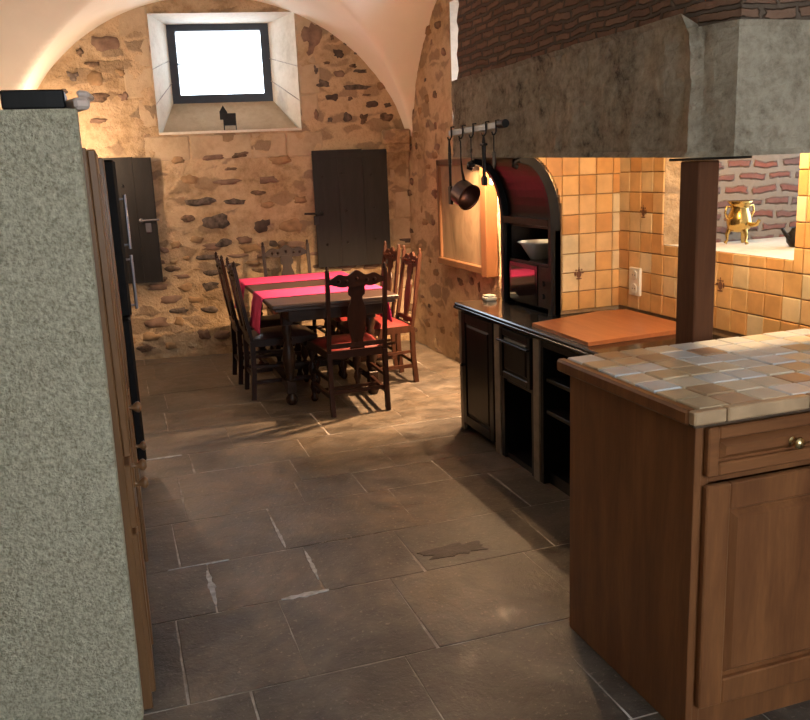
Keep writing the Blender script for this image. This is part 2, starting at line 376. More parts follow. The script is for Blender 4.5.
# ------------------------------------------------------------------ floor
fb = MB()
fb.box((-1.1, -2.0, -.12), (3.6, 8.3, -.0022), 3)
rows = [-2.0, -1.3, -.55, .1, .75, 1.35, 1.85, 2.41, 2.945, 3.37, 3.86, 4.16, 4.52, 4.87, 5.4, 5.85, 6.4, 6.95, 7.5, 8.25]
cols = {2.41: [.055, .43, .87, 1.45], 1.85: [.243, .75, 1.25], 2.945: [.205, .61, 1.02, 1.6], 3.37: [.10, .54, 1.15, 1.7],
        3.86: [.168, .73, 1.045, 1.5], 4.16: [.17, .78, 1.3], 4.52: [.262, .9, 1.5], 1.35: [.1, .62, 1.15]}
for i in range(len(rows) - 1):
    y0, y1 = rows[i], rows[i + 1]
    cs = cols.get(y0)
    xs = [-1.1]
    lo = [x for x in [-.5 + random.uniform(-.1, .1)]]
    if cs: xs += lo + cs; x = cs[-1]
    else: x = -1.1
    while x < 3.0:
        x += random.uniform(.42, .8)
        if x < 3.3: xs.append(x)
    xs.append(3.6)
    for j in range(len(xs) - 1):
        g = .0026
        a, b = xs[j] + g, xs[j + 1] - g
        dz = random.uniform(-.001, .001); tx, ty = random.uniform(-.002, .002), random.uniform(-.002, .002)
        jit = [random.uniform(-.012, .012) for _ in range(4)]
        # irregular edges: subdivided outline
        nseg = 8; top = []; 
        def e(p, q, s0):
            return [(p[0] + (q[0] - p[0]) * k / nseg + .006 * noise.noise((s0, k * .7, i + j)), p[1] + (q[1] - p[1]) * k / nseg + .006 * noise.noise((k * .7, s0, j - i))) for k in range(nseg)]
        P = [(a + jit[0] * .4, y0 + g), (b + jit[1] * .4, y0 + g), (b + jit[2] * .4, y1 - g), (a + jit[3] * .4, y1 - g)]
        out = e(P[0], P[1], 1) + e(P[1], P[2], 2) + e(P[2], P[3], 3) + e(P[3], P[0], 4)
        cxm, cym = (a + b) / 2, (y0 + y1) / 2
        z = lambda x_, y_: dz + tx * (x_ - cxm) + ty * (y_ - cym)
        n = len(out); vs = []
        for (x_, y_) in out: vs.append((x_, y_, -.03))
        for (x_, y_) in out: vs.append((x_, y_, z(x_, y_) - .001))
        for (x_, y_) in out: vs.append((x_ + .003 * (cxm - x_) / abs(b - a) * 2, y_ + .003 * (cym - y_) / (y1 - y0) * 2, z(x_, y_)))
        fs = [(k, (k + 1) % n, n + (k + 1) % n, n + k) for k in range(n)] + [(n + k, n + (k + 1) % n, 2 * n + (k + 1) % n, 2 * n + k) for k in range(n)]
        fs.append(tuple(range(2 * n, 3 * n)))
        fb.add(vs, fs, random.choice([0, 0, 1, 2]))
# worn dark patch in one slab
pts = []
for k in range(26):
    a = 2 * pi * k / 26; r = 1 + .6 * noise.noise((cos(a) * 2, sin(a) * 2, 9)) + .4 * noise.noise((cos(a) * 6, sin(a) * 6, 2))
    pts.append((1.19 + .135 * r * cos(a), 3.075 + .055 * r * sin(a), .003))
fb.add(pts + [(p[0], p[1], -.004) for p in pts], [tuple(range(26))] + [(k, (k + 1) % 26, 26 + (k + 1) % 26, 26 + k) for k in range(26)], 4)
# smears of white mortar left on a few joints
for (xa, ya, xb, yb, w_) in ((.44, 2.945, .625, 2.95, .016), (.541, 3.39, .538, 3.74, .009), (.202, 3.0, .200, 3.30, .014), (.607, 3.05, .611, 3.32, .010), (.02, 4.87, .22, 4.87, .014), (.05, 3.37, .30, 3.37, .007)):
    L_, R_s = [], []; nx_, ny_ = (yb - ya), -(xb - xa); ln = sqrt(nx_ * nx_ + ny_ * ny_); nx_ /= ln; ny_ /= ln
    for i in range(15):
        q = i / 14; ww = w_ * (.25 + .75 * sin(pi * q)) * (1 + .8 * noise.noise((xa * 9 + q * 7, ya, 4))); px_, py_ = xa + (xb - xa) * q, ya + (yb - ya) * q
        L_.append((px_ + nx_ * ww, py_ + ny_ * ww, .0025)); R_s.append((px_ - nx_ * ww * .7, py_ - ny_ * ww * .7, .0025))
    fb.strip(L_, R_s, (0, 0, -.006), 5)
m_smear = simple('white_joint_mortar', (.42, .44, .46), .6, 0, .4, 30, .4)
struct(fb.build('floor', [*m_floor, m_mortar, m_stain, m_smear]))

# ------------------------------------------------------------------ back wall (turned 9 degrees)
AW = radians(-9); P0 = Vector((1.386, 7.542, 0)); EU = Vector((cos(AW), sin(AW), 0)); EN = Vector((sin(AW), -cos(AW), 0))  # EN into the room
EN = Vector((sin(-AW) * -1, -cos(AW), 0)); EV = Vector((0, 0, 1))
def B(s, z, out=0.0): return P0 + EU * s + EV * z + EN * out
def wall_grid(mb, fn, us, vs_, hole=None, amp=.018, sc=5, mi=0, arch=None):
    idx = {}; V = []
    for j, v in enumerate(vs_):
        for i, u in enumerate(us):
            a = amp * (noise.fractal((u * sc, v * sc, 1.7), .9, 2.1, 4))
            if hole and hole[0] - .001 <= u <= hole[1] + .001 and hole[2] - .001 <= v <= hole[3] + .001: a = 0
            idx[i, j] = len(V); V.append(fn(u, v, a))
    Fq = []
    for j in range(len(vs_) - 1):
        for i in range(len(us) - 1):
            um, vm = (us[i] + us[i + 1]) / 2, (vs_[j] + vs_[j + 1]) / 2
            if hole and hole[0] < um < hole[1] and hole[2] < vm < hole[3]: continue
            Fq.append((idx[i, j], idx[i + 1, j], idx[i + 1, j + 1], idx[i, j + 1]))
    mb.add(V, Fq, mi, True)
def rng(a, b, st, extra=()):
    n = max(1, round((b - a) / st)); r = [a + (b - a) * i / n for i in range(n + 1)]
    for e in extra:
        k = min(range(len(r)), key=lambda i: abs(r[i] - e)); r[k] = e
    return r
HO = (-.962, .235, 1.932, 2.885)
wb = MB()
wall_grid(wb, lambda u, v, a: B(u, v, a), rng(-2.4, 1.45, .04, (HO[0], HO[1])), rng(-.05, 3.3, .04, (HO[2], HO[3])), HO)
def pxw(px, py, plane_p, plane_n):
    rr = Rw @ Vector((px - CX, py - CY, F)); C0 = Vector((0, 0, H)); k = (plane_p - C0).dot(plane_n) / rr.dot(plane_n); return C0 + rr * k
def pxs(px, py):
    p = pxw(px, py, P0, EN); return (p - P0).dot(EU), p.z
PXM = 1 / 108.0
wall_stones = [(107, 44, 16, 9, 3), (79, 52, 4, 4, 0), (92, 64, 8, 2.5, 0), (73, 76, 6, 5, 1), (61, 92, 8, 4, 1), (96, 98, 14, 5, 0), (96, 79, 8, 8, 2), (120, 72, 5, 4, 2),
    (98, 121, 9, 2.5, 3), (124, 97, 5, 5, 3), (332, 37, 2, 3, 0), (347, 43, 4, 2.5, 1), (339, 54, 6, 5, 4), (357, 52, 4, 2.5, 1), (316, 70, 3, 5, 1), (327, 63, 4, 1.6, 0), (340, 74, 7, 4, 3),
    (353, 66, 5, 2, 0), (361, 71, 7, 2, 1), (324, 84, 9, 4.5, 1), (355, 87, 15, 3.5, 1), (332, 97, 8, 4, 4), (372, 104, 7, 3.6, 4), (388, 105, 5, 3, 4), (347, 117, 5, 6, 1), (364, 119, 5, 6, 0),
    (330, 120, 3, 3, 1), (386, 117, 9, 5, 0), (312, 38, 12, 19, 3), (316, 115, 3, 6, 3), (382, 86, 5, 4, 2), (350, 99, 3, 2.5, 0), (366, 95, 5, 1.2, 0),
    (213, 157, 15, 3.5, 3), (241, 155, 10, 3.5, 0), (231, 169, 8, 2, 0), (227, 182, 18, 3.4, 3), (201, 202, 15, 5, 1), (234, 202, 13, 3.6, 1), (216, 222, 18, 9, 1), (189, 219, 8, 4.5, 0),
    (224, 243, 10, 5, 1), (263, 225, 9, 7, 4), (268, 205, 10, 4, 2), (270, 180, 12, 4, 3), (258, 193, 9, 3, 0), (280, 160, 12, 5, 2), (291, 225, 12, 8, 2), (190, 180, 9, 5, 2),
    (178, 160, 8, 4, 2), (197, 240, 8, 4, 2), (245, 240, 8, 4, 3), (176, 245, 7, 5, 2), (300, 200, 8, 5, 2), (300, 250, 9, 5, 3), (283, 245, 8, 5, 0)]
rs = random.Random(3)
k = 0
for (px, py, w, h, mi) in wall_stones:
    s_, z_ = pxs(px, py); k += 1
    wb.lump(B(s_, z_, .004), (w * PXM, h * PXM, .010), (EU, EV, EN), 1 + mi, k, 16)
# rubble below
z = .04
while z < .98:
    s_ = -2.0 + rs.uniform(0, .2)
    rh = rs.uniform(.06, .14)
    while s_ < 1.1:
        w = rs.uniform(.07, .28)
        if rs.random() < .66:
            k += 1; wb.lump(B(s_ + w / 2, z + rh / 2 + rs.uniform(-.02, .02), .0), (w * .5, rh * rs.uniform(.34, .55), rs.uniform(.008, .024)), (EU, EV, EN), 1 + rs.choice([0, 1, 2, 2, 3, 3, 2, 4]), k, 12)
        s_ += w + rs.uniform(.005, .05)
    z += rh
# a few pale ashlar blocks beside the window and up the right corner
def block(mb, s0, s1, z0, z1, out, mi, fn=B):
    g = .002; P = [fn(s0 + g, z0 + g, -.02), fn(s1 - g, z0 + g, -.02), fn(s1 - g, z1 - g, -.02), fn(s0 + g, z1 - g, -.02)]
    Q = [fn(s0 + g, z0 + g, out - .008), fn(s1 - g, z0 + g, out - .008), fn(s1 - g, z1 - g, out - .008), fn(s0 + g, z1 - g, out - .008)]
    e_ = .012; R_ = [fn(s0 + g + e_, z0 + g + e_, out), fn(s1 - g - e_, z0 + g + e_, out), fn(s1 - g - e_, z1 - g - e_, out), fn(s0 + g + e_, z1 - g - e_, out)]
    mb.add(P + Q + R_, [(i, (i + 1) % 4, 4 + (i + 1) % 4, 4 + i) for i in range(4)] + [(4 + i, 4 + (i + 1) % 4, 8 + (i + 1) % 4, 8 + i) for i in range(4)] + [(8, 9, 10, 11)], mi)
zz = [1.55, 1.78, 1.99, 2.22, 2.47, 2.7, 2.95]
for i in range(len(zz) - 1):
    e_ = .22 if i % 2 else .13
    if zz[i] > 1.9: block(wb, HO[0] - e_ - .02, HO[0] - .005, zz[i], zz[i + 1], .004, 6)
    if zz[i] > 1.9: block(wb, HO[1] + .005, HO[1] + .02 + .1 + e_ * .3, zz[i], zz[i + 1], .004, 6)
for i, (a, b) in enumerate([(-1.1, -.72), (-.72, -.2), (-.2, .1), (.1, .42)]): block(wb, a, b, 1.70, 1.915, .004, 6)
z = 0.05; i = 0
while z < 1.72:
    h_ = .24 if i % 2 else .2; block(wb, 1.02 if i % 2 else .985, 1.18, z, z + h_, .006, 6); z += h_; i += 1
struct(wb.build('wall_back', [m_wall, *m_stones, m_ashlar]))

# window recess (splayed) + sill
wr = MB()
IN = (-.853, .012, 2.222, 2.868); D = -.45
o4 = [B(HO[0], HO[2], .012), B(HO[1], HO[2], .012), B(HO[1], HO[3], .012), B(HO[0], HO[3], .012)]
i4 = [B(IN[0], IN[2], D), B(IN[1], IN[2], D), B(IN[1], IN[3], D), B(IN[0], IN[3], D)]
ledge = [B(HO[0] + .012, HO[2], -.11), B(HO[1] - .012, HO[2], -.11)]
def patch(mb, a, b, c_, d_, nu, nv, mi, amp=.004):
    V = []
    for j in range(nv + 1):
        for i in range(nu + 1):
            p = (a.lerp(b, i / nu)).lerp(d_.lerp(c_, i / nu), j / nv)
            e_ = 0 if i in (0, nu) or j in (0, nv) else amp * noise.noise(p * 9)
            V.append(p + Vector((e_, e_, e_)))
    mb.add(V, [(j * (nu + 1) + i, j * (nu + 1) + i + 1, (j + 1) * (nu + 1) + i + 1, (j + 1) * (nu + 1) + i) for j in range(nv) for i in range(nu)], mi, True)
patch(wr, o4[0], o4[1], ledge[1], ledge[0], 10, 2, 0)
patch(wr, ledge[0], ledge[1], i4[1], i4[0], 12, 6, 1, .01)
patch(wr, o4[3], o4[2], i4[2], i4[3], 12, 5, 0)
wr.add([ledge[0], o4[0], i4[0]], [(0, 1, 2)], 0); wr.add([ledge[1], o4[1], i4[1]], [(0, 1, 2)], 0)
patch(wr, o4[0], o4[3], i4[3], i4[0], 8, 5, 0); patch(wr, o4[1], o4[2], i4[2], i4[1], 8, 5, 0)
# stone joints in the jambs: raised blocks outline
for s_, w_ in ((HO[0], -1), (HO[1], 1)):
    for q in (2.17, 2.45):
        a = B(s_, q, .014); b_ = B(IN[0] if w_ < 0 else IN[1], IN[2] + (q - HO[2]) / (HO[3] - HO[2]) * (IN[3] - IN[2]), D + .01)
        wr.bar(a, b_, .006, .006, mi=2)
wr.bar(B(HO[0], HO[2], .016), B(HO[1], HO[2], .016), .02, .02, mi=0)
struct(wr.build('trim_1', [m_reveal, m_ashlar, m_mortar]))
wf = MB()
def rectf(mb, s0, s1, z0, z1, w, d0, d1, mi=0, fn=B):
    for (a, b, c_, e_) in ((s0, s0 + w, z0, z1), (s1 - w, s1, z0, z1), (s0 + w, s1 - w, z0, z0 + w), (s0 + w, s1 - w, z1 - w, z1)):
        vs = [fn(x, y, q) for q in (d0, d1) for y in (c_, e_) for x in (a, b)]
        mb.add(vs, [(0, 2, 3, 1), (4, 5, 7, 6), (0, 1, 5, 4), (2, 6, 7, 3), (0, 4, 6, 2), (1, 3, 7, 5)], mi)
rectf(wf, IN[0] - .02, IN[1] + .02, IN[2] - .03, IN[3] + .03, .085, D - .06, D + .02)
wfo = struct(wf.build('window_1', simple('window_frame_dark_blue', (.020, .026, .040), .4)))
g1 = MB()
for q, zt in ((-.565, 2.50), (-.29, 2.33)): g1.bar(B(q, IN[2] + .03, D - .03), B(q, zt, D - .03), .009, .012)  # bars cut short where sky glare swallows them: glare put into their shape
g1.bar(B(IN[0] + .05, 2.545, D - .03), B(IN[0] + .17, 2.545, D - .03), .008, .012)
g1.build('glazing_bar', m_blackm, wfo)
g1 = MB(); g1.add([B(IN[0] + .04, IN[2] + .03, D - .035), B(IN[1] - .04, IN[2] + .03, D - .035), B(IN[1] - .04, IN[3] - .03, D - .035), B(IN[0] + .04, IN[3] - .03, D - .035)], [(0, 1, 2, 3)])
g1.build('window_pane', m_glass, wfo)

# ------------------------------------------------------------------ right-hand dining wall with its window, left wall
XR = 2.53
W2 = (5.15, 6.24, 1.775, 2.75)
wr2 = MB()
def Rt(u, v, a): return Vector((XR - a, u, v))
wall_grid(wr2, Rt, rng(4.56, 7.5, .04, (W2[0], W2[1])), rng(-.05, 3.3, .04, (W2[2], W2[3])), W2)
nr = (Vector((0, 1, 0)), EV, Vector((-1, 0, 0)))
z = .05; k = 900
while z < 2.9:
    y_ = 4.7; rh = rs.uniform(.07, .14)
    while y_ < 7.25:
        w = rs.uniform(.07, .2)
        if rs.random() < .38 and not (W2[0] - .15 < y_ + w / 2 < W2[1] + .12 and z > 1.65):
            k += 1; wr2.lump(Rt(y_ + w / 2, z + rh / 2 + rs.uniform(-.02, .02), 0), (w * .42, rh * rs.uniform(.3, .46), rs.uniform(.006, .018)), nr, 1 + rs.choice([0, 1, 2, 2, 3, 3, 2]), k, 12)
        y_ += w + rs.uniform(.02, .08)
    z += rh
wr2.box((XR, 4.56, -.05), (XR + .5, W2[0], 3.3), 0); 
struct(wr2.build('wall_right', [m_wall, *m_stones]))
w2 = MB()
def quad(mb, *p, mi=0): mb.add([Vector(q) for q in p], [(0, 1, 2, 3)], mi)
patch(w2, Vector((XR - .01, W2[1], W2[2])), Vector((XR + .55, W2[1] - .03, W2[2] + .0)), Vector((XR + .55, W2[1] - .03, W2[3])), Vector((XR - .01, W2[1], W2[3])), 6, 8, 0)
patch(w2, Vector((XR - .01, W2[0], W2[2])), Vector((XR + .55, W2[0] + .03, W2[2])), Vector((XR + .55, W2[0] + .03, W2[3])), Vector((XR - .01, W2[0], W2[3])), 6, 8, 0)
patch(w2, Vector((XR - .01, W2[0], W2[2])), Vector((XR + .55, W2[0], W2[2] + .1)), Vector((XR + .55, W2[1], W2[2] + .1)), Vector((XR - .01, W2[1], W2[2])), 6, 8, 0)
patch(w2, Vector((XR - .01, W2[0], W2[3])), Vector((XR + .55, W2[0], W2[3])), Vector((XR + .55, W2[1], W2[3])), Vector((XR - .01, W2[1], W2[3])), 6, 8, 0)
struct(w2.build('trim_2', m_reveal))
w2 = MB()
def SW(u, v, d): return Vector((XR + .5 - d, u, v))
rectf(w2, W2[0], W2[1], W2[2] + .08, W2[3], .06, -.03, .03, 0, SW)
w2.bar(SW((W2[0] + W2[1]) / 2, W2[2] + .1, 0), SW((W2[0] + W2[1]) / 2, W2[3], 0), .03, .03)
w2o = struct(w2.build('window_2', m_blackm))
g1 = MB(); g1.add([SW(W2[0] + .03, W2[2] + .1, 0), SW(W2[1] - .03, W2[2] + .1, 0), SW(W2[1] - .03, W2[3] - .03, 0), SW(W2[0] + .03, W2[3] - .03, 0)], [(0, 1, 2, 3)]); g1.build('window_pane', m_glass, w2o)

XL = -.70
wl = MB()
def Lf(u, v, a): return Vector((XL + a, u, v))
wall_grid(wl, Lf, rng(-1.9, 8.2, .06), rng(-.05, 3.3, .06))
for q in range(120):
    k += 1; wl.lump(Lf(rs.uniform(5, 7.9), rs.uniform(.1, 2.9), 0), (rs.uniform(.04, .11), rs.uniform(.025, .06), .02), (Vector((0, 1, 0)), EV, Vector((1, 0, 0))), 1 + rs.choice([0, 1, 2, 3]), k, 12)
struct(wl.build('wall_left', [m_wall, *m_stones]))

# kitchen side: rear wall (behind the camera) with its window opening, right kitchen wall beyond the counter
wk = MB()
WO = (.5, 2.2, 1.0, 2.5)
wall_grid(wk, lambda u, v, a: Vector((u, -1.9 + a * .3, v)), rng(-.8, 3.0, .1, (WO[0], WO[1])), rng(-.05, 3.3, .1, (WO[2], WO[3])), WO)
struct(wk.build('wall_rear', m_vault))

# ------------------------------------------------------------------ vault
va = MB()
def zA(x):
    q = (x - .915) / 1.66; return 1.5 + 1.52 * sqrt(max(0, 1 - q * q))
def zB(y):
    P_ = 2.92; c_ = 5.8; q = ((y - c_ + P_ / 2) % P_ - P_ / 2) / (P_ / 2); return 1.5 + 1.52 * sqrt(max(0, 1 - q * q))
N1, N2 = 120, 300
XX = [-.76 + (2.62 + .76) * (0.5 - .5 * cos(pi * i / N1)) for i in range(N1 + 1)]
YY = [-1.95 + (8.35 + 1.95) * j / N2 for j in range(N2 + 1)]
V = [Vector((x, y, max(zA(x), zB(y) if y < 7.26 else 1.5))) for y in YY for x in XX]
va.add(V, [(j * (N1 + 1) + i, j * (N1 + 1) + i + 1, (j + 1) * (N1 + 1) + i + 1, (j + 1) * (N1 + 1) + i) for j in range(N2) for i in range(N1)], 0, True)
struct(va.build('ceiling', m_vault))
im = MB()
im.T = Matrix.Translation((2.39, 7.30, 0)) @ Matrix.Rotation(AW, 4, 'Z')
im.box((-.10, -.06, 1.78), (.14, .12, 1.90), 0, .015); im.box((-.07, -.03, 1.70), (.14, .12, 1.785), 0, .015)
struct(im.build('trim_3', m_wall))

# ------------------------------------------------------------------ stucco pier
sp = MB()
def pier_x(z): return -.0815 + .0185 * z / 1.75
V = []; us = rng(-.72, 0, .024); zs = rng(0, 1.75, .025)
for z in zs:
    for u in us:
        e_ = .006 * noise.fractal((u * 14, z * 14, 0), .8, 2, 3)
        xr = pier_x(z); x = -.72 + (xr + .72) * (u + .72) / .72
        V.append(Vector((x, 2.384 + e_, z)))
nu = len(us)
sp.add(V, [(j * nu + i, j * nu + i + 1, (j + 1) * nu + i + 1, (j + 1) * nu + i) for j in range(len(zs) - 1) for i in range(nu - 1)], 0, True)
n_ = len(zs)
for z0, z1 in zip(zs[:-1], zs[1:]):
    a, b = pier_x(z0), pier_x(z1)
    k0 = V[zs.index(z0) * nu + nu - 1]; k1 = V[zs.index(z1) * nu + nu - 1]
    t0 = max(0, z0 - 1.64) * .25; t1 = max(0, z1 - 1.64) * .25
    sp.add([k0, Vector((a + .004, 2.425, z0)), Vector((b + .004, 2.425, z1)), k1], [(0, 1, 2, 3)], 0)
sp.add([Vector((-.72, 2.384, 1.75)), Vector((pier_x(1.75), 2.384, 1.75)), Vector((pier_x(1.75) + .004, 2.425, 1.75)), Vector((-.72, 2.425, 1.75))], [(0, 1, 2, 3)], 0)
sp.box((-.72, 2.40, 0), (-.095, 2.425, 1.74), 0)
struct(sp.build('wall_pier', m_stucco))

# ------------------------------------------------------------------ tiled walls of the hearth corner
def tiles(mb, fn, u0, u1, v0, v1, p, skip=None, seed=1, g=.0022, th=.008, mats=6, w=None):
    r_ = random.Random(seed); nu = int(math.ceil((u1 - u0) / p - 1e-6)); nv = int(math.ceil((v1 - v0) / p - 1e-6))
    for j in range(nv):
        for i in range(nu):
            a, b = u0 + i * p, min(u1, u0 + (i + 1) * p); c_, d2 = v0 + j * p, min(v1, v0 + (j + 1) * p)
            rects = [(a, b, c_, d2)]
            if skip:
                s0, s1, s2, s3 = skip
                if a < s1 and b > s0 and c_ < s3 and d2 > s2:
                    rects = []
                    if a < s0: rects.append((a, s0, c_, d2))
                    if b > s1: rects.append((s1, b, c_, d2))
                    if c_ < s2: rects.append((max(a, s0), min(b, s1), c_, s2))
            m_ = 1 + r_.choices(range(mats), w)[0]; o_ = r_.uniform(-.0015, .0015)
            for (a_, b_, c2, d3) in rects:
                if b_ - a_ < .012 or d3 - c2 < .012: continue
                A_ = [(a_ + g, c2 + g), (b_ - g, c2 + g), (b_ - g, d3 - g), (a_ + g, d3 - g)]; e_ = .003
                C_ = [(a_ + g + e_, c2 + g + e_), (b_ - g - e_, c2 + g + e_), (b_ - g - e_, d3 - g - e_), (a_ + g + e_, d3 - g - e_)]
                Vv = [fn(x, y, -.004) for x, y in A_] + [fn(x, y, th * .6 + o_) for x, y in A_] + [fn(x, y, th + o_) for x, y in C_]
                mb.add(Vv, [(q, (q + 1) % 4, 4 + (q + 1) % 4, 4 + q) for q in range(4)] + [(4 + q, 4 + (q + 1) % 4, 8 + (q + 1) % 4, 8 + q) for q in range(4)] + [(8, 9, 10, 11)], m_)
def motif(mb, fn, u, v, mi, s=.03):
    for (du, dv, ru, rv) in ((0, 0, .5, .62), (0, -.75, .62, .14), (.0, .75, .32, .16), (-.72, .1, .2, .42), (.72, .25, .3, .13), (-.55, .75, .16, .16), (.55, .8, .16, .16), (0, 1.1, .1, .2)):
        n = 12; P = [fn(u + s * (du + ru * cos(2 * pi * i / n)), v + s * (dv + rv * sin(2 * pi * i / n)), .0105) for i in range(n)]
        mb.add(P, [tuple(range(n))], mi)
m_motif = simple('tile_motif_brown', (.13, .055, .03), .5)
Y1 = 3.948
TW = [5, 4, 4, 3, 2, 2]
w1 = MB(); f1 = lambda u, v, o: Vector((u, Y1 - o, v))
w1.box((2.18, Y1, .778), (XR + .1, Y1 + .02, 3.1), 0)
tiles(w1, f1, 2.182, XR, .795, 2.10, .1, None, 4, w=TW); motif(w1, f1, 2.28, .985, 7)
rsp = random.Random(8); cell = {}
for i in range(18):
    xa = 2.0 + .01 * i; xb = xa + .0101
    def zo(x): return 1.25 + .364 * sqrt(max(0, 1 - min(1, (x - 1.955) / .225) ** 2))
    zl_ = zo(xa) + .002; col = int((xa - 1.987 + 1e-6) / .1)
    for j in range(14):
        c0, c1_ = .795 + .1 * j + .0022, .795 + .1 * (j + 1) - .0022
        if c1_ <= zl_: continue
        mi_ = cell.setdefault((col, j), 1 + rsp.choices(range(6), TW)[0]); a_, b_ = xa, xb
        if abs(xa - 2.087) < .006: a_ += .004
        w1.box((a_, Y1 - .008, max(c0, zl_)), (b_, Y1, c1_), mi_)
    w1.box((xa, Y1 - .001, zl_), (xb, Y1 + .012, 3.1), 0)
struct(w1.build('wall_hearth', [m_grout, *T_wall, m_motif]))
NI = (2.70, 3.56, 1.15, 2.2)
w2 = MB(); f2 = lambda u, v, o: Vector((XR - o, u, v))
wall_grid(w2, lambda u, v, a: Vector((XR, u, v)), rng(-1.9, Y1 + .02, .1, (NI[0], NI[1])), [-.05, .3, .6, .9, NI[2], 1.4, 1.8, NI[3], 2.6, 3.3], NI, 0)
tiles(w2, f2, 1.048, Y1, .80, 2.10, .1, NI, 9, w=TW); motif(w2, f2, 3.72, 1.30, 7); motif(w2, f2, 3.12, 1.0, 7)
struct(w2.build('wall_tiled', [m_grout, *T_wall, m_motif]))
# niche
nb = MB()
XB = 3.75
patch(nb, Vector((XR - .003, NI[0], NI[2])), Vector((XR - .003, NI[1], NI[2])), Vector((XB, 3.60, NI[2])), Vector((XB, 2.5, NI[2])), 6, 6, 0, .002)
patch(nb, Vector((XR, NI[0], NI[3])), Vector((XR, NI[1], NI[3])), Vector((XB, 3.60, NI[3])), Vector((XB, 2.5, NI[3])), 2, 2, 0)
patch(nb, Vector((XR, NI[0], NI[2])), Vector((XB, 2.45, NI[2])), Vector((XB, 2.45, NI[3])), Vector((XR, NI[0], NI[3])), 2, 2, 0)
patch(nb, Vector((XR, NI[1], NI[2])), Vector((XR + .2, 3.47, NI[2])), Vector((XR + .2, 3.47, NI[3])), Vector((XR, NI[1], NI[3])), 2, 4, 2)
patch(nb, Vector((XR + .2, 3.47, NI[2])), Vector((XB, 3.53, NI[2])), Vector((XB, 3.53, NI[3])), Vector((XR + .2, 3.47, NI[3])), 12, 8, 1, .012)
struct(nb.build('trim_4', [m_reveal, m_brickniche, m_wall]))
w3 = MB(); SN = lambda u, v, d: Vector((XB - d, u, v))
rectf(w3, 2.45, 3.55, NI[2], NI[3], .05, -.02, .02, 0, SN)
w3o = struct(w3.build('window_3', m_blackm))
g1 = MB(); g1.add([SN(2.5, 1.2, 0), SN(3.5, 1.2, 0), SN(3.5, 2.15, 0), SN(2.5, 2.15, 0)], [(0, 1, 2, 3)]); g1.build('window_pane', m_glass, w3o)

# ------------------------------------------------------------------ chimney hood
hd = thing('chimney_hood', 'huge rough grey concrete and brick chimney hood over the cooking corner', 'chimney hood', (1.85, 4.59, 1.6))
hm = Matrix.Translation((-1.85, -4.59, -1.6))
def hoodpath(off, z):   # plan outline: far end, left face, chamfer, near face
    return [(XR - .0, 4.59 - off), (1.85 + off, 4.59 - off), (1.85 + off, 2.47), (1.885, 2.295 + off), (XR, 2.28 + off)] if off == 0 else [(XR, 4.49), (1.95, 4.49), (1.95, 2.48), (1.96, 2.47), (XR, 2.47)]
def subd(path, n):
    out = []
    for (a, b), k_ in zip(zip(path[:-1], path[1:]), n):
        for i in range(k_): out.append((a[0] + (b[0] - a[0]) * i / k_, a[1] + (b[1] - a[1]) * i / k_))
    out.append(path[-1]); return out
ns = [12, 44, 4, 1, ][:3] + [14]
def zbot(x, y): return 1.562 + .053 * max(0, min(1, (y - 2.4) / 2.2))
hb = MB(); hb.T = hm
outer = subd(hoodpath(0, 0), ns); inner = subd(hoodpath(.1, 0), ns); nO = len(outer)
# outward normals per path point
def onrm(i):
    a = Vector(outer[max(0, i - 1)]); b = Vector(outer[min(nO - 1, i + 1)]); d = (b - a).normalized(); return Vector((d.y, -d.x)) * -1
zl = rng(0, 1, .045); V = []
for q in zl:
    for i, (x, y) in enumerate(outer):
        zb = zbot(x, y); z = zb + ((2.025 if y > 2.5 else 1.972) + .008 * noise.noise((y * 3, x * 3, 1)) - zb) * q
        nn = onrm(i); e_ = .014 * noise.fractal((x * 7, y * 7, z * 7), .8, 2, 4)
        if q < .01: e_ -= .0
        edge = (-.012 if q < .01 or q > .99 else 0) + (-.014 if abs(y - 2.47) < .02 and x < 1.87 else 0)
        V.append(Vector((x - nn.x * (e_ + edge) * -1, y - nn.y * (e_ + edge) * -1, z)))
hb.add(V, [(j * nO + i, j * nO + i + 1, (j + 1) * nO + i + 1, (j + 1) * nO + i) for j in range(len(zl) - 1) for i in range(nO - 1)], 0, False)
Vb = V[:nO] + [Vector((x, y, zbot(x, y) + .004)) for x, y in inner] + [Vector((x, y, 1.95)) for x, y in inner]
hb.add(Vb, [(i, i + 1, nO + i + 1, nO + i) for i in range(nO - 1)] + [(nO + i, nO + i + 1, 2 * nO + i + 1, 2 * nO + i) for i in range(nO - 1)], 0)
Vt = V[-nO:] + [Vector((x, y, 1.95)) for x, y in inner]
hb.add(Vt, [(i, i + 1, nO + i + 1, nO + i) for i in range(nO - 1)], 0)
hb.build('concrete_band', m_conc, hd)
hk = MB(); hk.T = hm
def topo(q):   # brick tapers inward as it rises
    s_ = .03 + .02 * q; return subd([(XR, 4.57 - s_ * .2), (1.85 + s_, 4.57 - s_ * .2), (1.85 + s_, 2.47 + s_ * .7), (1.885 + s_, 2.295 + s_), (XR, 2.28 + s_)], ns)
zl = rng(0, 1, .04); V = []
for q in zl:
    for i, (x, y) in enumerate(topo(q)):
        z = 1.955 + 1.06 * q; nn = onrm(i); e_ = .012 * noise.fractal((x * 9, y * 9, z * 20), .8, 2, 3)
        V.append(Vector((x + nn.x * e_, y + nn.y * e_, z)))
for j in range(len(zl) - 1):
    for i in range(nO - 1):
        hk.add([V[j * nO + i], V[j * nO + i + 1], V[(j + 1) * nO + i + 1], V[(j + 1) * nO + i]], [(0, 1, 2, 3)], 0 if 12 <= i < 56 else 1, True)
hk.build('brick_shaft', [m_brickhood, m_brickhood2], hd)
pl = MB(); pl.T = hm
pl.box((1.86, 2.415, 1.553), (2.06, 2.60, 1.562), 0, .002)
pl.build('bearing_plate', m_blackm, hd)

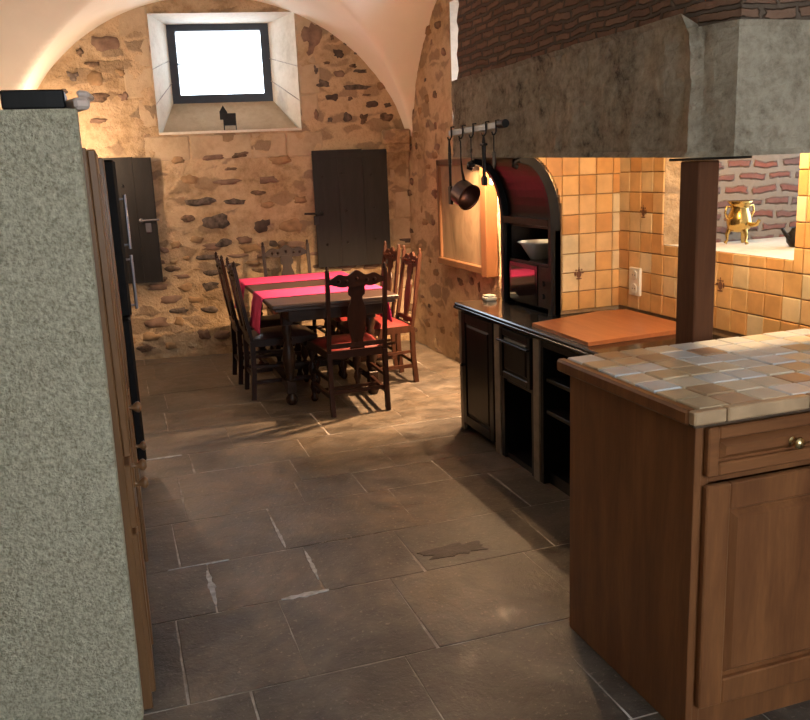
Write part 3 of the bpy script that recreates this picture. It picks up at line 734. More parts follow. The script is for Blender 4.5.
po = MB(); po.box((0, 0, 0), (.084, .105, 1.552), 0, .005)
tag(po.build('wooden_post', m_post, None, (1.868, 2.442, 0)), 'square dark brown wooden post holding up the chimney hood corner', 'post')

# ------------------------------------------------------------------ peninsula cabinet + tiled worktop
pc = thing('kitchen_cabinet', 'cherry wood base cabinet with raised panel door under the tiled worktop', 'cabinet', (1.335, 1.72, 0))
b_ = MB()
b_.box((0, .003, .0), (.022, .64, .905), 0, .002); b_.box((.004, .0055, .0), (.045, .03, .904), 0, .002)
b_.box((.555, .005, .0), (.60, .03, .905), 0); b_.box((.022, .62, .0), (1.15, .64, .905), 0); b_.box((1.13, 0, 0), (1.15, .64, .905), 0)
b_.box((.022, .03, .0), (1.15, .62, .08), 0); b_.box((.022, .02, .88), (1.15, .62, .905), 0); b_.box((.045, .012, .74), (1.15, .03, .762), 0); b_.box((.045, .012, .0), (1.15, .03, .09), 0)
b_.box((.57, .03, .08), (.585, .62, .88), 0)
b_.build('carcass', m_cherry, pc)
def raised(mb, x0, x1, z0, z1, yf, w, gi=.012):
    """framed raised panel facing -y"""
    mb.box((x0, yf, z0), (x0 + w, yf + .022, z1), 0, .004); mb.box((x1 - w, yf, z0), (x1, yf + .022, z1), 0, .004)
    mb.box((x0 + w, yf, z0), (x1 - w, yf + .022, z0 + w), 0, .004); mb.box((x0 + w, yf, z1 - w), (x1 - w, yf + .022, z1), 0, .004)
    mb.box((x0 + w - .002, yf + .016, z0 + w - .002), (x1 - w + .002, yf + .022, z1 - w + .002), 0)
    a, b, c2, d3 = x0 + w + gi, x1 - w - gi, z0 + w + gi, z1 - w - gi; e_ = .014
    P = [(a, yf + .016, c2), (b, yf + .016, c2), (b, yf + .016, d3), (a, yf + .016, d3)]; Q = [(a + e_, yf + .001, c2 + e_), (b - e_, yf + .001, c2 + e_), (b - e_, yf + .001, d3 - e_), (a + e_, yf + .001, d3 - e_)]
    mb.add(P + Q, [(i, (i + 1) % 4, 4 + (i + 1) % 4, 4 + i) for i in range(4)] + [(4, 5, 6, 7)], 0)
for x0, x1 in ((.026, .562), (.59, 1.14)):
    d2 = MB(); raised(d2, x0, x1, .095, .74, -.018, .075); d2o = d2.build('door', m_cherry, pc)
    d2 = MB(); raised(d2, x0, x1, .765, .897, -.018, .034, .006); d2o = d2.build('drawer', m_cherry_h, pc)
    kx = (x0 + x1) / 2 - .005
    kb = MB(); kb.ring([(.012, 0), (.007, .004), (.0065, .012), (.015, .018), (.0175, .024), (.014, .031), (.004, .034)], (kx, -.018, .815 if 0 else .828), (0, -1, 0), 20)
    kb.build('knob', m_knobb, d2o)
wt = MB()
wt.box((1.308, 1.692, .905), (2.515, 2.388, .942), 0, .006)
wt.T = Matrix.Identity(4)
f3 = lambda u, v, o: Vector((u, v, .9415 + o))
tiles(wt, f3, 1.335, 2.515, 1.712, 2.385, .0965, None, 12, .0032, .009, 6, [4, 4, 3, 2, 4, 2])
f4 = lambda u, v, o: Vector((u, 1.6925 - o, v))
r4 = random.Random(5); u = 1.300
while u < 2.5:
    w = .10 if u < 1.35 else .26; m_ = 1 + r4.choice([2, 5, 0])
    wt.box((u + .002, 1.684, .915), (min(u + w, 2.515) - .002, 1.712, .951), 6, .004); u += w
wt.box((1.300, 1.714, .908), (1.333, 2.388, .949), 7, .007)
tag(wt.build('tiled_worktop', [m_grout2, *T_top, m_cherry]), 'worktop of cream and brown stone tiles on the cherry wood cabinet', 'worktop')

# ------------------------------------------------------------------ black base units along the right wall
XF = 1.88
def MBat(x, y, z=0):
    m_ = MB(); m_.T = Matrix.Translation((-x, -y, -z)); return m_
def raised_x(mb, y0, y1, z0, z1, xf, w, mi=0):
    mb.box((xf, y0, z0), (xf + .02, y0 + w, z1), mi, .003); mb.box((xf, y1 - w, z0), (xf + .02, y1, z1), mi, .003)
    mb.box((xf, y0 + w, z0), (xf + .02, y1 - w, z0 + w), mi, .003); mb.box((xf, y0 + w, z1 - w), (xf + .02, y1 - w, z1), mi, .003)
    mb.box((xf + .010, y0 + w - .002, z0 + w - .002), (xf + .02, y1 - w + .002, z1 - w + .002), mi)
    a, b, c2, d3 = y0 + w + .012, y1 - w - .012, z0 + w + .012, z1 - w - .012; e_ = .012
    P = [(xf + .010, a, c2), (xf + .010, b, c2), (xf + .010, b, d3), (xf + .010, a, d3)]; Q = [(xf + .002, a + e_, c2 + e_), (xf + .002, b - e_, c2 + e_), (xf + .002, b - e_, d3 - e_), (xf + .002, a + e_, d3 - e_)]
    mb.add(P + Q, [(i, (i + 1) % 4, 4 + (i + 1) % 4, 4 + i) for i in range(4)] + [(4, 5, 6, 7)], mi)
c1 = thing('black_cupboard', 'black painted base cupboard with one panelled door, at the end nearest the table', 'cupboard', (XF, 4.10, 0))
q = MBat(XF, 4.10); q.box((XF + .02, 4.62, 0), (2.50, 4.655, .735), 0, .003); q.box((XF + .02, 4.10, 0), (2.50, 4.13, .735), 0); q.box((XF + .05, 4.13, 0), (2.50, 4.62, .06), 0); q.box((2.48, 4.13, 0), (2.50, 4.62, .735), 0); q.box((XF + .03, 4.13, .70), (2.48, 4.62, .735), 0)
q.box((XF + .004, 4.645, 0), (XF + .02, 4.66, .735), 0)
q.build('carcass', m_black, c1)
for y0_, y1_ in ((4.60, 4.645), (4.075, 4.145)):
    q = MBat(XF, 4.10); q.box((XF - .002, y0_, 0), (XF + .02, y1_, .733), 0, .002); q.build('edge_strip', m_strip, c1)['label'] = 'pale grey upright strip beside the door'
q = MBat(XF, 4.10); raised_x(q, 4.15, 4.595, .05, .728, XF - .008, .055); dr = q.build('door', m_black, c1)
q = MBat(XF, 4.10); q.ring([(.008, 0), (.005, .01), (.012, .02), (.006, .028)], (XF - .008, 4.55, .42), (-1, 0, 0), 14); q.build('knob', m_blackm, dr)
c2 = thing('black_stove_unit', 'black stove unit with drawer panel above an open dark recess', 'stove', (XF, 3.68, 0))
q = MBat(XF, 3.68); q.box((XF + .005, 4.035, 0), (2.50, 4.075, .735), 0, .003); q.box((XF + .005, 3.68, 0), (2.50, 3.72, .735), 0, .003); q.box((XF + .02, 3.72, .70), (2.5, 4.035, .735), 0); q.box((2.47, 3.72, 0), (2.5, 4.035, .70), 0); q.box((XF + .02, 3.72, .0), (2.47, 4.035, .03), 0); q.box((XF + .02, 3.72, .43), (2.47, 4.035, .455), 0)
q.build('carcass', m_black, c2)
q = MBat(XF, 3.68); raised_x(q, 3.70, 4.055, .46, .725, XF - .012, .035); q.box((XF - .03, 3.70, .655), (XF - .005, 4.055, .667), 0, .003); q.build('drawer_front', m_black, c2)
q = MBat(XF, 3.68); q.box((XF - .004, 3.618, 0), (XF + .02, 3.68, .733), 0, .002); q.build('edge_strip', m_strip, c2)
fl = MB(); fl.ring([(.028, 0), (.032, .01), (.032, .09), (.02, .12), (.012, .13), (.012, .16), (.016, .165)], (0, 0, 0), n=18)
tag(fl.build('white_bottle', m_ceram, None, (1.99, 3.80, .031)), 'small white bottle standing in the open recess of the stove unit', 'bottle')
c3 = thing('open_shelf_unit', 'black open shelf unit under the orange wooden board', 'shelf unit', (XF, 2.56, 0))
q = MBat(XF, 2.56); q.box((XF + .005, 3.59, 0), (2.50, 3.618, .735), 0, .002); q.box((XF + .005, 2.56, 0), (2.50, 2.59, .735), 0); q.box((2.48, 2.56, 0), (2.5, 3.59, .735), 0); q.box((XF + .005, 2.56, .70), (2.48, 3.59, .735), 0); q.box((XF + .04, 2.56, 0), (2.48, 3.59, .06), 0)
q.build('carcass', m_black, c3)
for zs_ in (.385, .547):
    q = MBat(XF, 2.56); q.box((XF + .02, 2.56, zs_ - .02), (2.48, 3.59, zs_), 0, .002); q.build('shelf', m_black, c3)
tp = MB(); tp.box((1.862, 2.56, .736), (XR - .012, 4.67, .776), 0, .006)
tp.box((1.856, 2.56, .742), (1.864, 4.67, .758), 0, .002)
tag(tp.build('black_worktop', m_blacks), 'glossy black worktop running along the low black cupboards', 'worktop')
bd = MB(); bd.prism([(1.895, 3.19), (2.50, 3.24), (2.50, 3.83), (2.36, 3.86), (1.90, 3.73)], (0, 0, .777), (1, 0, 0), (0, 1, 0), (0, 0, .018))
tag(bd.build('wooden_board', m_board), 'large orange wooden board lying on the black worktop', 'board')

# hutch
HY0, HY1 = 3.955, 4.565
hu = thing('canopied_hutch', 'black hutch with curved canopy top standing on the black worktop', 'hutch', (2.12, HY0, .777))
def prof():   # front edge of the side panels, (x, z)
    P = [(2.125, .777), (2.125, 1.22)]
    for i in range(1, 13):
        a = i / 12 * pi / 2; P.append((1.955 + .17 * cos(a), 1.25 + .32 * sin(a)))
    return P
pf = prof()
# outer (back) profile: parallel, thicker
def pf2(t_):
    P = [(2.125 + t_, .777), (2.125 + t_, 1.22)]
    for i in range(1, 13):
        a = i / 12 * pi / 2; P.append((1.955 + (.17 + t_) * cos(a), 1.25 + (.32 + t_ * .8) * sin(a)))
    return P
for ya, w_ in ((HY0, .03), (HY1 - .03, .03)):
    q = MBat(2.12, HY0, .777); L = [(x, ya, z) for x, z in pf]; Rr = [(x, ya, z) for x, z in pf2(.055)]
    q.strip(L, Rr, (0, w_, 0)); q.tube([(1.955, ya + .015, 1.585), (1.93, ya + .015, 1.578), (1.925, ya + .015, 1.555), (1.945, ya + .015, 1.55)], .014)
    q.box((2.15, ya, .777), (2.50, ya + w_, 1.22), 0); q.build('side_panel', m_black, hu)
q = MBat(2.12, HY0, .777); a_ = pf2(.04)[1:]; b2 = pf2(.055)[1:]
q.strip([(x, HY0 + .03, z) for x, z in a_], [(x, HY0 + .03, z) for x, z in b2], (0, HY1 - HY0 - .06, 0)); q.build('canopy', m_walnut, hu)
q = MBat(2.12, HY0, .777); q.box((2.125, HY0 + .03, 1.235), (2.175, HY1 - .03, 1.275), 0, .006); q.box((2.12, HY0 + .03, 1.268), (2.135, HY1 - .03, 1.276), 0); q.build('cross_rail', m_walnut, hu)
q = MBat(2.12, HY0, .777); q.box((2.47, HY0 + .03, .777), (2.50, HY1 - .03, 1.5), 0); q.build('back_panel', m_walnut, hu)
q = MBat(2.12, HY0, .777); q.box((2.30, HY0 + .03, 1.235), (2.47, HY1 - .03, 1.25), 0); q.build('shelf', m_walnut, hu)
# microwave
mw = thing('microwave_oven', 'small black microwave oven inside the hutch, its glass reflecting the pink cloth', 'microwave', (2.14, 4.005, .777))
q = MBat(2.14, 4.005, .777); q.box((2.155, 4.005, .785), (2.46, 4.50, 1.035), 0, .006)
for fx in (2.18, 2.43):
    for fy in (4.04, 4.47): q.cyl((fx, fy, .777), (fx, fy, .787), .012)
q.build('case', m_blacks, mw)
q = MBat(2.14, 4.005, .777); q.box((2.143, 4.145, .80), (2.156, 4.49, 1.02), 0, .003); q.build('door', m_blacks, mw)
q = MBat(2.14, 4.005, .777); q.box((2.141, 4.17, .825), (2.1435, 4.465, .995), 0); q.build('door_glass', m_mwglass, mw)
q = MBat(2.14, 4.005, .777); q.box((2.146, 4.02, .80), (2.156, 4.14, 1.02), 0, .002); q.ring([(.016, 0), (.014, .01)], (2.146, 4.08, .93), (-1, 0, 0), 16); q.ring([(.016, 0), (.014, .01)], (2.146, 4.08, .86), (-1, 0, 0), 16); q.box((2.150, 4.01, 1.022), (2.158, 4.495, 1.034), 0); q.build('control_panel', m_blackm, mw)
bw = MB(); bw.ring([(.045, 0), (.055, .004), (.105, .085), (.125, .098), (.120, .100), (.10, .085), (.05, .012), (.001, .008)], (0, 0, 0), n=28, caps=False); bw.ring([(.045, 0), (.001, 0.0)], (0, 0, 0), n=28, caps=False)
tag(bw.build('serving_bowl', m_ceram, None, (2.255, 4.33, 1.0355)), 'pale grey serving bowl on top of the microwave oven', 'bowl')
pa = MB(); pa.ring([(.055, 0), (.085, .012), (.09, .018), (.055, .006), (.001, .005)], (0, 0, 0), n=24, caps=False)
tag(pa.build('white_saucer', m_ceram, None, (2.20, 4.86, .70)), 'small white saucer', 'saucer') if False else None
q = MB(); q.box((-.035, -.035, 0), (.035, .035, .022), 0, .006); q.T = Matrix.Rotation(.3, 4, 'Z'); q.box((-.03, -.03, .022), (.03, .03, .032), 0, .004)  # white block added to stand in for a glint on the worktop
tag(q.build('white_glint_block', m_white, None, (2.07, 4.62, .777)), 'small white block added for a white glint on the worktop between hutch and wall', 'white block')

# picture on the right wall
pt = thing('framed_picture', 'large brown picture in a wooden frame hanging on the stone wall', 'picture', (XR - .04, 5.5, .8))
PY0, PY1, PZ0, PZ1 = 5.48, 6.46, .80, 1.62
q = MBat(XR - .04, 5.5, .8); q.box((XR - .085, PY0, PZ0), (XR - .01, PY1, PZ0 + .055), 0, .006); q.box((XR - .075, PY1 - .05, PZ0), (XR - .01, PY1, PZ1), 0, .006); q.box((XR - .075, PY0, PZ1 - .05), (XR - .01, PY1, PZ1), 0, .006); q.build('frame', m_frame, pt)
q = MBat(XR - .04, 5.5, .8); q.box((XR - .10, PY0 - .02, PZ0 - .01), (XR - .01, PY0 + .075, PZ1), 0, .006); q.build('frame_stile', m_frame_lit, pt)['label'] = 'wooden stile at the hutch end, lamplight put into its lighter orange colour'
q = MBat(XR - .04, 5.5, .8); q.box((XR - .055, PY0 + .07, PZ0 + .05), (XR - .03, PY1 - .045, PZ1 - .04), 0); q.build('canvas', m_canvas, pt)

# lamp hidden behind the hutch, lamp in the hearth, lamp in the far corner (fittings of the point lights)
def bulb(name, label, loc, arm):
    o = thing(name, label, 'lamp', loc)
    q = MB(); q.ring([(.004, .03), (.010, .036), (.012, .046), (.010, .056), (.009, .07)], (0, 0, 0), (0, 0, 1), 14); q.build('bulb', m_bulb, o)
    q = MB(); q.cyl((0, 0, .068), (0, 0, .10), .014); q.tube([(0, 0, .10), Vector(arm) * .5 + Vector((0, 0, .10)), arm], .006); q.ring([(.03, 0), (.03, .01)], arm, (1, 0, 0), 14); q.build('bracket', m_blackm, o)
bulb('wall_lamp', 'small bare lamp on a bracket behind the hutch', (2.17, 4.78, 1.42), (.335, 0, .12))

bulb('wall_lamp', 'small lamp on a bracket on the right stone wall above the picture', (2.35, 5.35, 1.85), (.155, 0, .12))
# ------------------------------------------------------------------ utensil rail, pan, utensils
XB_ = 1.80
rl = thing('utensil_rail', 'blue-grey hanging rail with dark hooks fixed to the chimney hood', 'rail', (XB_, 4.0, 1.745))
q = MBat(XB_, 4.0, 1.745); q.bar((XB_, 3.82, 1.754), (XB_, 4.51, 1.744), .012, .028); q.build('rail_bar', m_hook, rl)
q = MBat(XB_, 4.0, 1.745); q.cyl((XB_ - .002, 3.79, 1.755), (XB_ - .002, 3.85, 1.754), .02); q.build('end_cap', m_blackm, rl)
for y_ in (3.90, 4.46):
    q = MBat(XB_, 4.0, 1.745); q.cyl((XB_, y_, 1.748), (1.846, y_, 1.748), .007); q.build('wall_bracket', m_blackm, rl)
hooks = [4.46, 4.30, 4.16, 4.00, 3.88]
for y in hooks:
    q = MBat(XB_, 4.0, 1.745)
    q.tube([(XB_ + .008, y, 1.775), (XB_ - .010, y, 1.775), (XB_ - .010, y, 1.722), (XB_ - .018, y, 1.708), (XB_ - .028, y, 1.708), (XB_ - .032, y, 1.722)], .004); q.build('hook', m_blackm, rl)
XU = XB_ - .023
sp_ = thing('saucepan', 'small aged copper saucepan hanging by its long handle from the rail', 'saucepan', (XU, 4.30, 1.70))
q = MBat(XU, 4.30, 1.70); q.T = q.T @ Matrix.Translation((XU, 4.265, 1.42)) @ Vector((.30, -.86, -.42)).to_track_quat('Z', 'Y').to_matrix().to_4x4()
q.ring([(.001, -.04), (.062, -.04), (.066, -.035), (.068, .038), (.073, .045), (.068, .045), (.063, .038), (.060, -.032), (.001, -.034)], (0, 0, 0), n=28, caps=False)
q.build('pan_body', m_copper, sp_)
q = MBat(XU, 4.30, 1.70); q.tube([(XU, 4.30, 1.712), (XU - .006, 4.302, 1.705), (XU, 4.30, 1.69), (XU, 4.30, 1.60), (XU - .002, 4.285, 1.54), (XU - .002, 4.265, 1.50), (XU + .0, 4.255, 1.475)], [.003, .004, .004, .004, .006, .008, .008]); q.build('handle', m_blackm, sp_)
def utensil(name, label, cat, y, fn):
    o = MB(); fn(o, y); tag(o.build(name, m_blackm, None), label, cat)
def u1(o, y):
    o.tube([(XU, y, 1.712), (XU, y, 1.66), (XU, y, 1.38)], [.004, .009, .007]); o.box((XU - .008, y - .02, 1.36), (XU + .008, y + .02, 1.46), 0, .004); o.box((XU - .006, y - .015, 1.58), (XU + .006, y + .015, 1.64), 0, .004)
def u2(o, y):
    o.tube([(XU, y, 1.712), (XU, y, 1.62), (XU, y, 1.58)], .0035); o.ring([(.003, 0), (.017, .004), (.020, .02), (.015, .02)], (XU, y, 1.555), n=14); o.box((XU - .004, y - .01, 1.63), (XU + .004, y + .01, 1.65), 0, .002)
def u3(o, y):
    o.tube([(XU, y, 1.712), (XU, y, 1.66), (XU, y, 1.50)], [.004, .012, .009]); o.box((XU - .012, y - .026, 1.66), (XU + .012, y + .026, 1.672), 0, .004); o.box((XU - .01, y - .022, 1.465), (XU + .01, y + .022, 1.51), 0, .006)
def u4(o, y):
    o.tube([(XU, y, 1.712), (XU, y, 1.61), (XU, y, 1.60)], .003); o.prism([(0, -.03), (.016, -.008), (.014, .05), (0, .058), (-.014, .05), (-.016, -.008)], (XU - .002, y, 1.575), (0, 1, 0), (0, 0, 1), (.004, 0, 0))
utensil('hanging_fork', 'dark iron roasting fork hanging from the leftmost hook of the rail', 'fork', 4.46, u1)
utensil('hanging_ladle', 'small dark ladle hanging on the rail right of the copper saucepan', 'ladle', 4.16, u2)
utensil('hanging_masher', 'dark thick-handled masher hanging from the fourth hook of the rail', 'masher', 4.00, u3)
utensil('hanging_spatula', 'thin dark spatula hanging nearest the right end of the rail', 'spatula', 3.88, u4)

# outlet
o = thing('wall_outlet', 'cream double wall socket on the orange tiles left of the post', 'socket', (XR - .01, 3.77, .95))
q = MBat(XR - .01, 3.77, .95); q.box((XR - .024, 3.722, .875), (XR - .008, 3.818, 1.02), 0, .004); q.build('cover_plate', m_white, o)
for z_ in (.912, .982):
    q = MBat(XR - .01, 3.77, .95); q.ring([(.026, 0), (.026, .003), (.022, .003)], (XR - .024, 3.77, z_), (-1, 0, 0), 20); q.ring([(.003, 0), (.003, .0035)], (XR - .024, 3.76, z_), (-1, 0, 0), 8, 1); q.ring([(.003, 0), (.003, .0035)], (XR - .024, 3.78, z_), (-1, 0, 0), 8, 1); q.build('socket_face', [m_white, m_blackm], o)

# pots in the niche
bp = thing('brass_pot', 'shiny brass three-legged pot with handles on the bright niche sill', 'pot', (2.79, 3.34, 1.152))
q = MB(); q.ring([(.001, .055), (.035, .058), (.052, .075), (.058, .10), (.052, .135), (.040, .165), (.045, .185), (.058, .20), (.055, .202), (.04, .185)], (0, 0, 0), n=28, caps=False)
q.build('pot_body', m_brass, bp)
for k_ in range(3):
    a = radians(30 + 120 * k_); q = MB(); q.tube([(.040 * cos(a), .040 * sin(a), .075), (.052 * cos(a), .052 * sin(a), .045), (.050 * cos(a), .050 * sin(a), .02), (.060 * cos(a), .060 * sin(a), 0.004)], [.012, .009, .006, .009]); q.build('leg', m_brass, bp)
for sg in (-1, 1):
    q = MB(); q.tube([(sg * .048, 0, .175), (sg * .075, 0, .18), (sg * .082, 0, .15), (sg * .07, 0, .125), (sg * .052, 0, .12)], .005); q.build('handle', m_brass, bp)
q = MB(); q.tube([(.03, -.05, .09), (.03, -.085, .095), (.03, -.10, .115)], [.012, .009, .007]); q.build('spout', m_brass, bp)
dp = thing('dark_jug', 'small dark pot with spout, right of the brass pot on the niche sill', 'pot', (2.90, 3.08, 1.152))
q = MB(); q.ring([(.001, 0), (.035, 0), (.05, .02), (.052, .045), (.035, .07), (.03, .08), (.036, .085)], (0, 0, 0), n=22, caps=False); q.build('pot_body', m_blackm, dp)
q = MB(); q.tube([(-.045, .0, .035), (-.07, .005, .06), (-.085, .01, .085)], [.012, .009, .007]); q.build('spout', m_blackm, dp)

# ------------------------------------------------------------------ iron-clad wall shutters
def shutter(name, label, s0, s1, z0, z1, studs, strap, lat, rot):
    c_ = B(s0 if rot > 0 else s1, z0, .02)
    o = thing(name, label, 'cupboard door', c_, AW)
    w = s1 - s0; sx = 1 if rot > 0 else -1
    q = MB(); nb_ = 3
    for i in range(nb_):
        q.box((sx * (w * i / nb_ + .0003), -.045, 0 + (.002 if i == 1 else 0)), (sx * (w * (i + 1) / nb_ - .0003), -.005, z1 - z0 - (.008 if i == nb_ - 1 else 0)), 0, .0015)
    q.build('door_boards', m_shut, o)
    for zf in strap:
        q = MB(); q.box((0, -.052, (z1 - z0) * zf - .025), (sx * w, -.045, (z1 - z0) * zf + .025), 0, .002); q.build('strap', m_shut, o)
    for (u, v) in studs:
        q = MB(); q.ring([(.013, 0), (.011, .006), (.004, .009)], (sx * w * u, -.045, (z1 - z0) * v), (0, -1, 0), 10); q.build('stud', m_blackm, o)
    u, v, dr_ = lat
    q = MB(); q.cyl((sx * w * u, -.055, (z1 - z0) * v), (sx * w * u + dr_ * .15, -.06, (z1 - z0) * v + .004), .009); q.box((sx * w * u + dr_ * .05 - .02, -.055, (z1 - z0) * v - .1), (sx * w * u + dr_ * .05 + .03, -.045, (z1 - z0) * v - .02), 0, .006)
    q.ring([(.02, 0), (.02, .012), (.008, .02)], (sx * w * u, -.045, (z1 - z0) * v), (0, -1, 0), 12)
    q.build('latch', m_blackm if dr_ < 0 else m_steel, o); return o
shutter('wall_cupboard_door', 'dark studded wooden door on the back wall, the wide one behind the table', .305, .96, .73, 1.745,
        [(.12, .78), (.38, .80), (.78, .78), (.42, .48), (.80, .50), (.14, .20), (.42, .21), (.80, .23)], [.95], (.08, .47, -1), 1)
shutter('wall_cupboard_door', 'narrow dark wooden door with a bright latch, at the left of the back wall', -1.50, -1.05, .69, 1.75,
        [(.45, .78), (.5, .18)], [], (.72, .50, 1), 1)

# lantern on the window sill
lt = thing('iron_lantern', 'small black iron lantern on the sill of the back window', 'lantern', B(-.39, 1.935, -.055), AW)
q = MB(); q.box((-.035, -.03, .0), (.075, .03, .012), 0, .003)
for x_ in (-.03, .07):
    for y_ in (-.025, .025): q.cyl((x_, y_, .01), (x_, y_, .13), .004, 8)
q.box((-.035, -.03, .125), (.075, .03, .15), 0, .003); q.box((-.03, -.026, .05), (.07, .026, .13), 0, .003); q.build('cage', m_blackm, lt)
q = MB(); q.prism([(-.03, .10), (.035, .10), (.035, .16), (.002, .215), (-.03, .165)], (-.03, -.028, .0), (1, 0, 0), (0, 0, 1), (0, .056, 0)); q.build('cap', m_blackm, lt)

# ------------------------------------------------------------------ tall units at the left
tu = thing('tall_cupboard', 'tall brown wooden cupboard behind the stucco pier, seen edge-on', 'cupboard', (-.055, 2.43, 0))
q = MBat(-.055, 2.43); q.box((-.62, 2.43, 0), (-.05, 3.30, 1.655), 0, .003); q.build('carcass', m_cupb, tu)
for (z0, z1, xf) in ((.80, 1.65, -.050), (.585, .775, -.055), (.05, .565, -.058)):
    q = MBat(-.055, 2.43); q.box((xf, 2.435, z0), (xf + .022, 2.90, z1), 0, .004); q.box((xf + .015, 2.60, z0 + .06), (xf + .028, 2.83, z1 - .06), 0, .006)
    dd = q.build('door' if z1 - z0 > .3 else 'drawer', m_cupb, tu)
    for ky, kz in ((2.62, .762), (2.66, .69)) if z0 == .585 else ((2.80, .85),) if z0 > .7 else ():
        q = MBat(-.055, 2.43); q.ring([(.010, 0), (.007, .008), (.007, .018), (.017, .030), (.019, .038), (.010, .046)], (xf + .02, ky, kz - (.05 if z0 == .585 else 0)), (1, 0, 0), 16); q.build('knob', m_cupb, dd)
q = MBat(-.055, 2.43); q.box((-.052, 2.92, .08), (-.035, 3.28, 1.64), 0, .003); q.build('steel_panel', m_steel, tu)['label'] = 'shiny steel panel beside the doors'
t2 = thing('brown_larder_cupboard', 'second brown cupboard between the tall cupboard and the black fridge', 'cupboard', (-.04, 3.34, 0))
q = MBat(-.04, 3.34); q.box((-.62, 3.34, 0), (-.035, 4.12, 1.66), 0, .003); q.build('carcass', m_cupb, t2)
q = MBat(-.04, 3.34); q.box((-.036, 3.35, .78), (-.016, 4.10, 1.65), 0, .005); q.build('door', m_cupb, t2)
q = MBat(-.04, 3.34); q.box((-.036, 3.35, .06), (-.020, 4.10, .76), 0, .005); dl = q.build('door', m_cupb, t2)
q = MBat(-.04, 3.34); q.ring([(.010, 0), (.007, .008), (.007, .016), (.018, .026), (.02, .034), (.010, .042)], (-.02, 3.45, .52), (1, 0, 0), 16); q.build('knob', m_cupb, dl)
fg = thing('black_fridge', 'tall black fridge with steel bar handles beyond the brown cupboards', 'fridge', (0, 4.2, 0))
q = MBat(0, 4.2); q.box((-.62, 4.2, .0), (-.03, 4.88, 1.66), 0, .01); q.build('cabinet', m_black, fg)
q = MBat(0, 4.2); q.box((-.028, 4.21, .93), (.030, 4.88, 1.66), 0, .012); d1 = q.build('upper_door', m_matte, fg)
q = MBat(0, 4.2); q.box((-.028, 4.21, .20), (.022, 4.88, .92), 0, .012); d2 = q.build('lower_door', m_matte, fg)
q = MBat(0, 4.2)
for z0, z1, dd in ((1.245, 1.50, d1), (.955, 1.215, d1)):
    q = MBat(0, 4.2); q.cyl((.056, 4.30, z0), (.056, 4.30, z1), .008); q.cyl((.028, 4.30, z0 + .02), (.056, 4.30, z0 + .02), .006); q.cyl((.028, 4.30, z1 - .02), (.056, 4.30, z1 - .02), .006); q.build('handle', m_steel, dd)
bx = MB(); bx.box((-.16, 0, 0), (-.008, .18, .048), 0, .004)
tag(bx.build('black_case', m_black, None, (-.08, 2.45, 1.657 + .098)), 'flat black case lying on top of the pier end', 'case')
bs = MB(); bs.box((-.4, 0, 0), (0, .22, .094), 0, .004)
tag(bs.build('grey_storage_box', m_strip, None, (-.075, 2.432, 1.6565)), 'low box on top of the tall cupboard, under the black case', 'box')
pp = MB(); pp.T = Matrix.Rotation(.3, 4, 'Z'); pp.box((-.02, 0, 0), (.022, .14, .03), 0, .008); pp.T = Matrix.Translation((0, 0, .03)) @ Matrix.Rotation(-.1, 4, 'Z') @ Matrix.Rotation(.2, 4, 'Y'); pp.box((-.016, .01, 0), (.016, .13, .018), 0, .006)
tag(pp.build('paper_packet', m_paper, None, (-.046, 2.44, 1.752)), 'crumpled pinkish paper packet at the end of the black case', 'packet')
cl = thing('corner_lamp', 'small warm lamp shining up the back wall in the far left corner', 'lamp', (-.36, 7.25, 0))
q = MB(); q.ring([(.12, 0), (.12, .015), (.02, .03), (.012, .05), (.012, 1.66), (.02, 1.68)], (0, 0, 0), n=20); q.build('lamp_pole', m_blackm, cl)
q = MB(); q.ring([(.02, 1.685), (.03, 1.70), (.03, 1.715), (.01, 1.725)], (0, 0, 0), n=16); q.build('bulb', m_bulb, cl)

# ------------------------------------------------------------------ dining table with runners
tb = thing('dining_table', 'dark oak dining table with turned legs, standing before the back wall', 'table', (1.31, 6.12, 0))
TX0, TX1, TY0, TY1 = .885, 1.735, 5.33, 6.93
ct = (1.31, 6.12)
q = MBat(*ct); q.box((TX0, TY0, .722), (TX1, TY1, .75), 0, .006); q.box((TX0 + .02, TY0 + .02, .700), (TX1 - .02, TY1 - .02, .722), 0, .004); q.build('tabletop', m_tabletop, tb)
q = MBat(*ct)
LX, LY = (1.03, 1.665 - .045), (5.67, 6.865)
q.box((LX[0] - .03, TY0 + .10, .62), (LX[0] - .005, LY[1] + .02, .70), 0, .003); q.box((LX[1] + .005, TY0 + .10, .62), (LX[1] + .03, LY[1] + .02, .70), 0, .003)
q.box((LX[0] - .03, TY0 + .08, .62), (LX[1] + .03, TY0 + .105, .70), 0, .003); q.box((LX[0] - .03, LY[1] + .02, .62), (LX[1] + .03, LY[1] + .042, .70), 0, .003); q.build('apron', m_table, tb)
for x_ in LX:
    for y_ in LY:
        q = MB(); q.T = Matrix.Translation((x_ - ct[0], y_ - ct[1], 0)); q.box((-.036, -.036, .56), (.036, .036, .70), 0, .004); q.box((-.034, -.034, .08), (.034, .034, .17), 0, .004)
        q.ring([(.022, .17), (.034, .185), (.024, .20), (.032, .24), (.044, .30), (.046, .34), (.036, .40), (.024, .44), (.034, .46), (.024, .475), (.038, .52), (.03, .56)], (0, 0, 0), n=18)
        q.ring([(.026, 0), (.040, .02), (.042, .045), (.026, .07), (.024, .085)], (0, 0, 0), n=18); q.build('leg', m_table, tb)
q = MBat(*ct); q.bar((LX[0], LY[0], .125), (LX[0], LY[1], .125), .05, .05); q.bar((LX[1], LY[0], .125), (LX[1], LY[1], .125), .05, .05); q.bar((LX[0], 6.3, .125), (LX[1], 6.3, .125), .05, .05); q.build('stretcher', m_table, tb)
